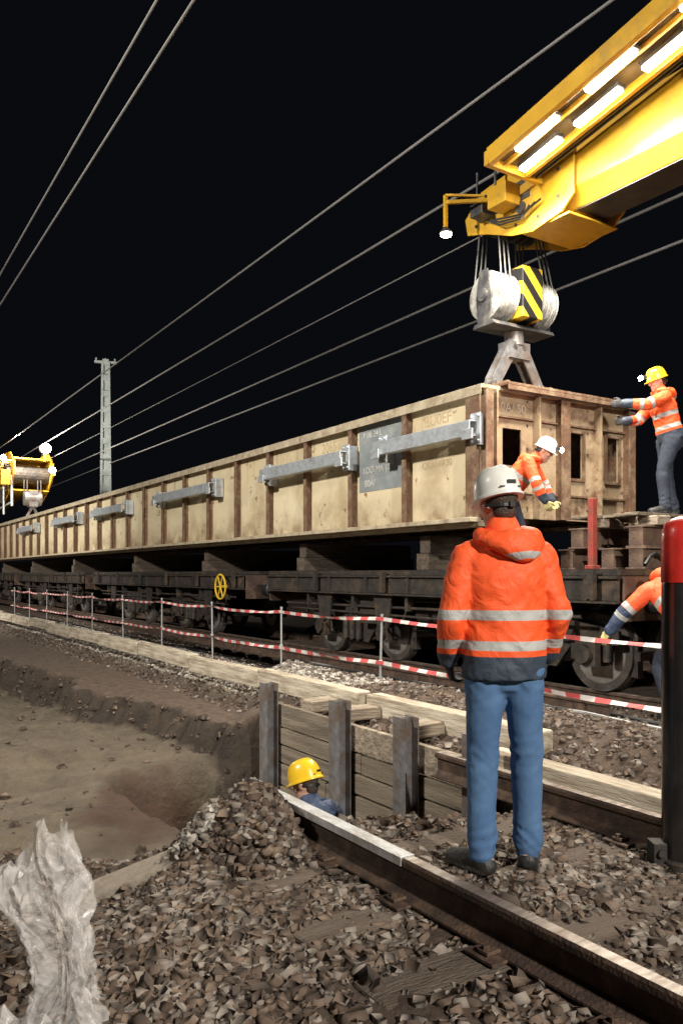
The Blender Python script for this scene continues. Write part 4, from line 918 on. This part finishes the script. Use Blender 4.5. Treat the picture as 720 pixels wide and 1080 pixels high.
    if lamp:
        lc=hp(.155,.085); ML=Matrix.Translation(lc)@Mh.to_4x4()
        mb=MB(); mb.box(-.03,.03,-.035,.02,-.02,.02,0,ML); mb.box(-.036,.036,.0205,.050,-.026,.026,1,ML); mb.obj('head_torch',[M_black,M_hl],e,bevel=.008)
    return e
def stand(**k):
    J=dict(hip=(0,0,.98),chest=(0,-.01,1.42),neck=(0,-.01,1.515),head=(0,.02,1.665),face=(0,1,-.1),
     shL=(-.175,0,1.44),shR=(.175,0,1.44),elL=(-.25,-.05,1.17),elR=(.25,-.05,1.17),wrL=(-.25,.06,.93),wrR=(.25,.06,.93),
     hpL=(-.095,0,.92),hpR=(.095,0,.92),knL=(-.11,.02,.50),knR=(.11,.02,.50),anL=(-.12,-.02,.09),anR=(.12,-.02,.09),toeL=(-.15,.17,.03),toeR=(.16,.17,.03))
    J.update(k); return J
J=stand(head=(-.02,.03,1.665),face=(-.35,1,-.12),shL=(-.168,.0,1.425),shR=(.165,.0,1.43),elL=(-.240,-.03,1.16),elR=(.238,-.03,1.17),wrL=(-.236,.10,.95),wrR=(.230,.11,.97),hip=(0,0,1.0),hpL=(-.080,0,.93),hpR=(.088,0,.93),
  knL=(-.094,.02,.50),knR=(.110,.015,.50),anL=(-.108,-.03,.09),anR=(.120,.03,.09),toeL=(-.21,.12,.03),toeR=(.17,.19,.03),hdL=(.25,.5,-.8),hdR=(-.25,.5,-.8))
BS=([((0,0,0),(0,0,1),2,1.145,1.190),((0,0,0),(0,0,1),2,1.012,1.054)],[((0,0,0),(0,0,1),2,.5,.985)])
person('standing person in orange hi-vis jacket, blue jeans and white helmet',(.80,3.985,-.070),.05,1.088,J,M_wh,M_jk,M_jean,vox=.009,glove=M_glove,hem=.12,aw=.95,bandset=BS,slim=.98)
J=stand(face=(-.6,1,-.35),head=(-.02,.06,1.66))
hh=hw_(-.20,5.35)
person('worker in dark and orange jacket with yellow helmet in the trench',(-.20,5.35,hh),.5,max(.75,min(1.10,(.13-hh)/1.82)),J,M_yh,M_jk2,M_navy,glove=M_glove,navyfn=lambda J,n:n+[(J['chest'],J['neck'],.6,-.14,.3)],nobands=True,hw=1.12)
J=stand(hip=(0,-.02,.97),face=(0,1,-.25),head=(0,.15,1.63),chest=(0,.10,1.39),shL=(-.175,.12,1.41),shR=(.175,.10,1.42),neck=(0,.11,1.49),
  elL=(-.22,.36,1.30),wrL=(-.12,.62,1.33),elR=(.25,.27,1.20),wrR=(.16,.50,1.17),hdL=(.1,1,.0),hdR=(-.1,1,-.1),knL=(-.12,.14,.50),anL=(-.13,.10,.09),toeL=(-.15,.30,.03),knR=(.12,-.02,.5),anR=(.14,-.12,.09),toeR=(.16,.07,.03))
person('worker in orange jacket and yellow helmet reaching towards the girder end',(4.12,10.15,2.14),pi/2+.05,1.03,J,M_yh,M_jk,M_navy,lamp=True,glove=M_glove)
J=dict(hip=(0,-.12,.96),chest=(0,.16,1.29),neck=(0,.23,1.36),head=(0,.345,1.455),face=(0,1,-.45),
 shL=(-.175,.17,1.31),shR=(.175,.17,1.31),elL=(-.24,.30,1.05),elR=(.24,.28,1.04),wrL=(-.16,.42,.84),wrR=(.18,.38,.82),
 hpL=(-.095,-.11,.90),hpR=(.095,-.11,.90),knL=(-.12,.03,.50),knR=(.12,-.02,.50),anL=(-.13,-.08,.09),anR=(.13,-.10,.09),toeL=(-.14,.13,.03),toeR=(.15,.11,.03))
person('worker bending forward in orange jacket with a lit head torch',(2.20,10.15,1.453),-pi/2-.40,1.01,J,M_wh,M_jk,M_navy,lamp=True,glove=M_gloveY)
J=dict(hip=(0,-.05,.86),chest=(-.05,.25,1.16),neck=(-.03,.34,1.20),head=(.03,.47,1.20),face=(.1,1,-.9),
 shL=(-.21,.26,1.15),shR=(.13,.27,1.18),elL=(-.40,.34,.96),elR=(.24,.40,.94),wrL=(-.52,.44,.76),wrR=(.18,.56,.76),
 hpL=(-.095,-.05,.80),hpR=(.095,-.05,.80),knL=(-.16,.20,.47),knR=(.14,.18,.47),anL=(-.14,-.04,.09),anR=(.13,-.06,.09),toeL=(-.16,.16,.03),toeR=(.15,.14,.03))
person('stooping worker in orange and blue jacket beside the wagon',(3.50,8.15,-.12),.05,1.18,J,M_yh,M_jk2,M_navy,glove=M_gloveY,navyfn=lambda J,n:n+[(J['elL'],J['wrL'],.12,-.02,.5)])

# ------------------------------------------------------------------ plastic film: crumpled single-layer sheets
pm_=bpy.data.materials.new('clear_plastic_film'); nt,N,L=nodes(pm_); b=N['Principled BSDF']
b.inputs['Base Color'].default_value=(.78,.75,.73,1); b.inputs['Roughness'].default_value=.24
tc=N.new('ShaderNodeTexCoord'); nz=N.new('ShaderNodeTexNoise'); nz.inputs['Scale'].default_value=7; nz.inputs['Detail'].default_value=5; nz.inputs['Distortion'].default_value=1.2; L.new(tc.outputs['Object'],nz.inputs['Vector'])
vo=N.new('ShaderNodeTexVoronoi'); vo.inputs['Scale'].default_value=13; L.new(nz.outputs['Color'],vo.inputs['Vector']) if False else L.new(tc.outputs['Object'],vo.inputs['Vector'])
bp=N.new('ShaderNodeBump'); bp.inputs['Strength'].default_value=.7; bp.inputs['Distance'].default_value=.03; L.new(vo.outputs['Distance'],bp.inputs['Height'])
bq=N.new('ShaderNodeBump'); bq.inputs['Strength'].default_value=.5; bq.inputs['Distance'].default_value=.02; L.new(nz.outputs['Fac'],bq.inputs['Height']); L.new(bp.outputs[0],bq.inputs['Normal']); L.new(bq.outputs[0],b.inputs['Normal'])
mr=N.new('ShaderNodeMapRange'); mr.inputs[1].default_value=.38; mr.inputs[2].default_value=.66; mr.inputs[3].default_value=.10; mr.inputs[4].default_value=.46; L.new(nz.outputs['Fac'],mr.inputs[0]); L.new(mr.outputs[0],b.inputs['Alpha'])
def rid(v): return 1-abs(noise.noise(v))*2.6
mb=MB(); nu,nv_=240,190; vs=[];fs=[]
prof=[(-.12,.44),(-.04,.33),(.04,.22),(.12,.135),(.24,.085),(.36,.082),(.48,.108),(.56,.125),(.64,.115),(.70,.07)]
pzs=[p[0] for p in prof]; prs=[p[1] for p in prof]
for j in range(nv_):
    v_=j/(nv_-1); z=-.12+.82*v_; r0_=float(np.interp(z,pzs,prs))
    for i in range(nu):
        a=2*pi*i/nu; ca_,sa_=math.cos(a),math.sin(a)
        w=noise.noise_vector((ca_*1.3,sa_*1.3,z*2.5))*.5
        q1=noise.noise((ca_*1.3+w.x,sa_*1.3+w.y,z*3.0+5)); q2=rid((ca_*1.9+3+w.x,sa_*1.9+w.y,z*5+w.z)); q3=rid((ca_*3.6+w.y,sa_*3.6+4,z*11+w.x*2)); q4=rid((ca_*7,sa_*7+4,z*20+w.x*3))
        rr=max(.01,r0_*(1+.40*q1)+.040*(q2-.3)*(.5+r0_*2.5)+.020*(q3-.3)+.007*q4)
        lean=-.03+.05*math.sin(z*7)+.06*q1
        topw=v_**3
        hz=z+topw*(.10*noise.noise((ca_*1.1+9,sa_*1.1,2))+.05*ca_+.03*q3)
        vs.append((rr*ca_*1.05+lean,rr*sa_*.60+.03*q1,hz))
for j in range(nv_-1):
    for i in range(nu): fs.append((j*nu+i,j*nu+(i+1)%nu,(j+1)*nu+(i+1)%nu,(j+1)*nu+i))
mb.add(vs,fs)
def sheet(cx,cy,wx,wy,hz,seed,rot):
    n1=130; v=[];f=[]
    for j in range(n1):
        for i in range(n1):
            u=i/(n1-1)*2-1; w_=j/(n1-1)*2-1
            ed=max(0,1-(u*u+w_*w_)*.62)
            q2=rid((u*1.7+seed,w_*1.7,seed)); q3=rid((u*4+seed*2,w_*4,1+q2*.4)); q1=noise.noise((u*1.2+seed,w_*1.2,3))
            x=u*wx*(1+.25*q1+.08*q3); y=w_*wy*(1+.25*q1); z=hz*ed*(.5+.5*q2)+.035*q3+.03*q1
            X_=x*math.cos(rot)-y*math.sin(rot); Y_=x*math.sin(rot)+y*math.cos(rot)
            v.append((cx+X_,cy+Y_,z-.06))
    for j in range(n1-1):
        for i in range(n1-1): f.append((j*n1+i,j*n1+i+1,(j+1)*n1+i+1,(j+1)*n1+i))
    mb.add(v,f)
sheet(-.36,-.05,.34,.24,.20,2.3,.3); sheet(.14,-.12,.24,.17,.12,5.1,-.2)
o=mb.obj('plastic_film',pm_,None,recalc=False); o.data.polygons.foreach_set('use_smooth',[True]*len(o.data.polygons))
o.location=(-.95,2.75,-.24); tag(o,'crumpled translucent white plastic film standing on the ballast','plastic film')

# ------------------------------------------------------------------ cables on the ground
for i in range(4):
    P=[]
    for k in range(80):
        s=3+k*.42; t=6.4+.16*i+.10*math.sin(s*.5+i*2)+.05*math.sin(s*1.7+i); P.append(tuple(W(s,t,float(hgt(s,t))+.03)))
    mb=MB(); mb.tube(P,.02,8); o0=Vector(P[0]); o=mb.obj('ground_cable',M_stake if i==1 else M_black,None,o0,smooth=True); o.location=o0
    tag(o,'cable snaking over gravel beside the wagon track','cable','cables along the track')
P=[(.35+.09*i,2.42+.03*i,hw_(.35+.09*i,2.42+.03*i)+.035+.02*math.sin(i*.9)) for i in range(8)]
mb=MB(); mb.tube(P,.008,8); o0=Vector(P[0]); o=mb.obj('bent_rod',M_rail,None,o0,smooth=True); o.location=o0; tag(o,'thin bent rusty rod lying on the ballast','rod')

# ------------------------------------------------------------------ light
def spot(loc,target,e,col,size,angle,blend=.6):
    l=bpy.data.lights.new('floodlight','SPOT'); l.energy=e; l.color=col; l.shadow_soft_size=size; l.spot_size=math.radians(angle); l.spot_blend=blend
    o=bpy.data.objects.new('floodlight',l); COL.objects.link(o); o.location=loc; o.rotation_euler=(Vector(target)-Vector(loc)).to_track_quat('-Z','Y').to_euler(); return o
spot((6,-6.6,7.4),(-.5,9,.8),9800,(1,.94,.85),.25,95)
spot((-11,3,9),(-3,18,2),12500,(1,.94,.84),.5,110)
spot((-24,20,9),(-14,38,2),15000,(1,.94,.84),.5,110)
l=bpy.data.lights.new('boom_lamp_light','AREA'); l.shape='RECTANGLE'; l.size=3.2; l.size_y=.4; l.energy=900; l.color=(1,.93,.8)
o=bpy.data.objects.new('boom_lamp_light',l); COL.objects.link(o); o.matrix_world=RM@Matrix.Translation((-6.3,7.25,6.40))@Matrix.Rotation(math.radians(-8),4,'Y')
l=bpy.data.lights.new('far_lamp_light','POINT'); l.energy=2500; l.color=(1,.93,.8); l.shadow_soft_size=.2
o=bpy.data.objects.new('far_lamp_light',l); COL.objects.link(o); o.matrix_world=RM@Matrix.Translation((-40.4,7.6,7.8))
wd=bpy.data.worlds.new('World'); scn.world=wd; wd.use_nodes=True; bg=wd.node_tree.nodes['Background']; bg.inputs[0].default_value=(.32,.36,.5,1); bg.inputs[1].default_value=.009
# ------------------------------------------------------------------ camera
cam=bpy.data.cameras.new('cam'); co_=bpy.data.objects.new('cam',cam); COL.objects.link(co_); co_.location=(0,0,1.4); co_.rotation_euler=(pi/2,0,0)
cam.sensor_fit='VERTICAL'; cam.sensor_height=24; cam.lens=24*850/1080; cam.shift_y=65/1080; cam.clip_end=2000; cam.clip_start=.05
scn.camera=co_
scn.view_settings.view_transform='Standard'; scn.view_settings.look='None'; scn.view_settings.exposure=0
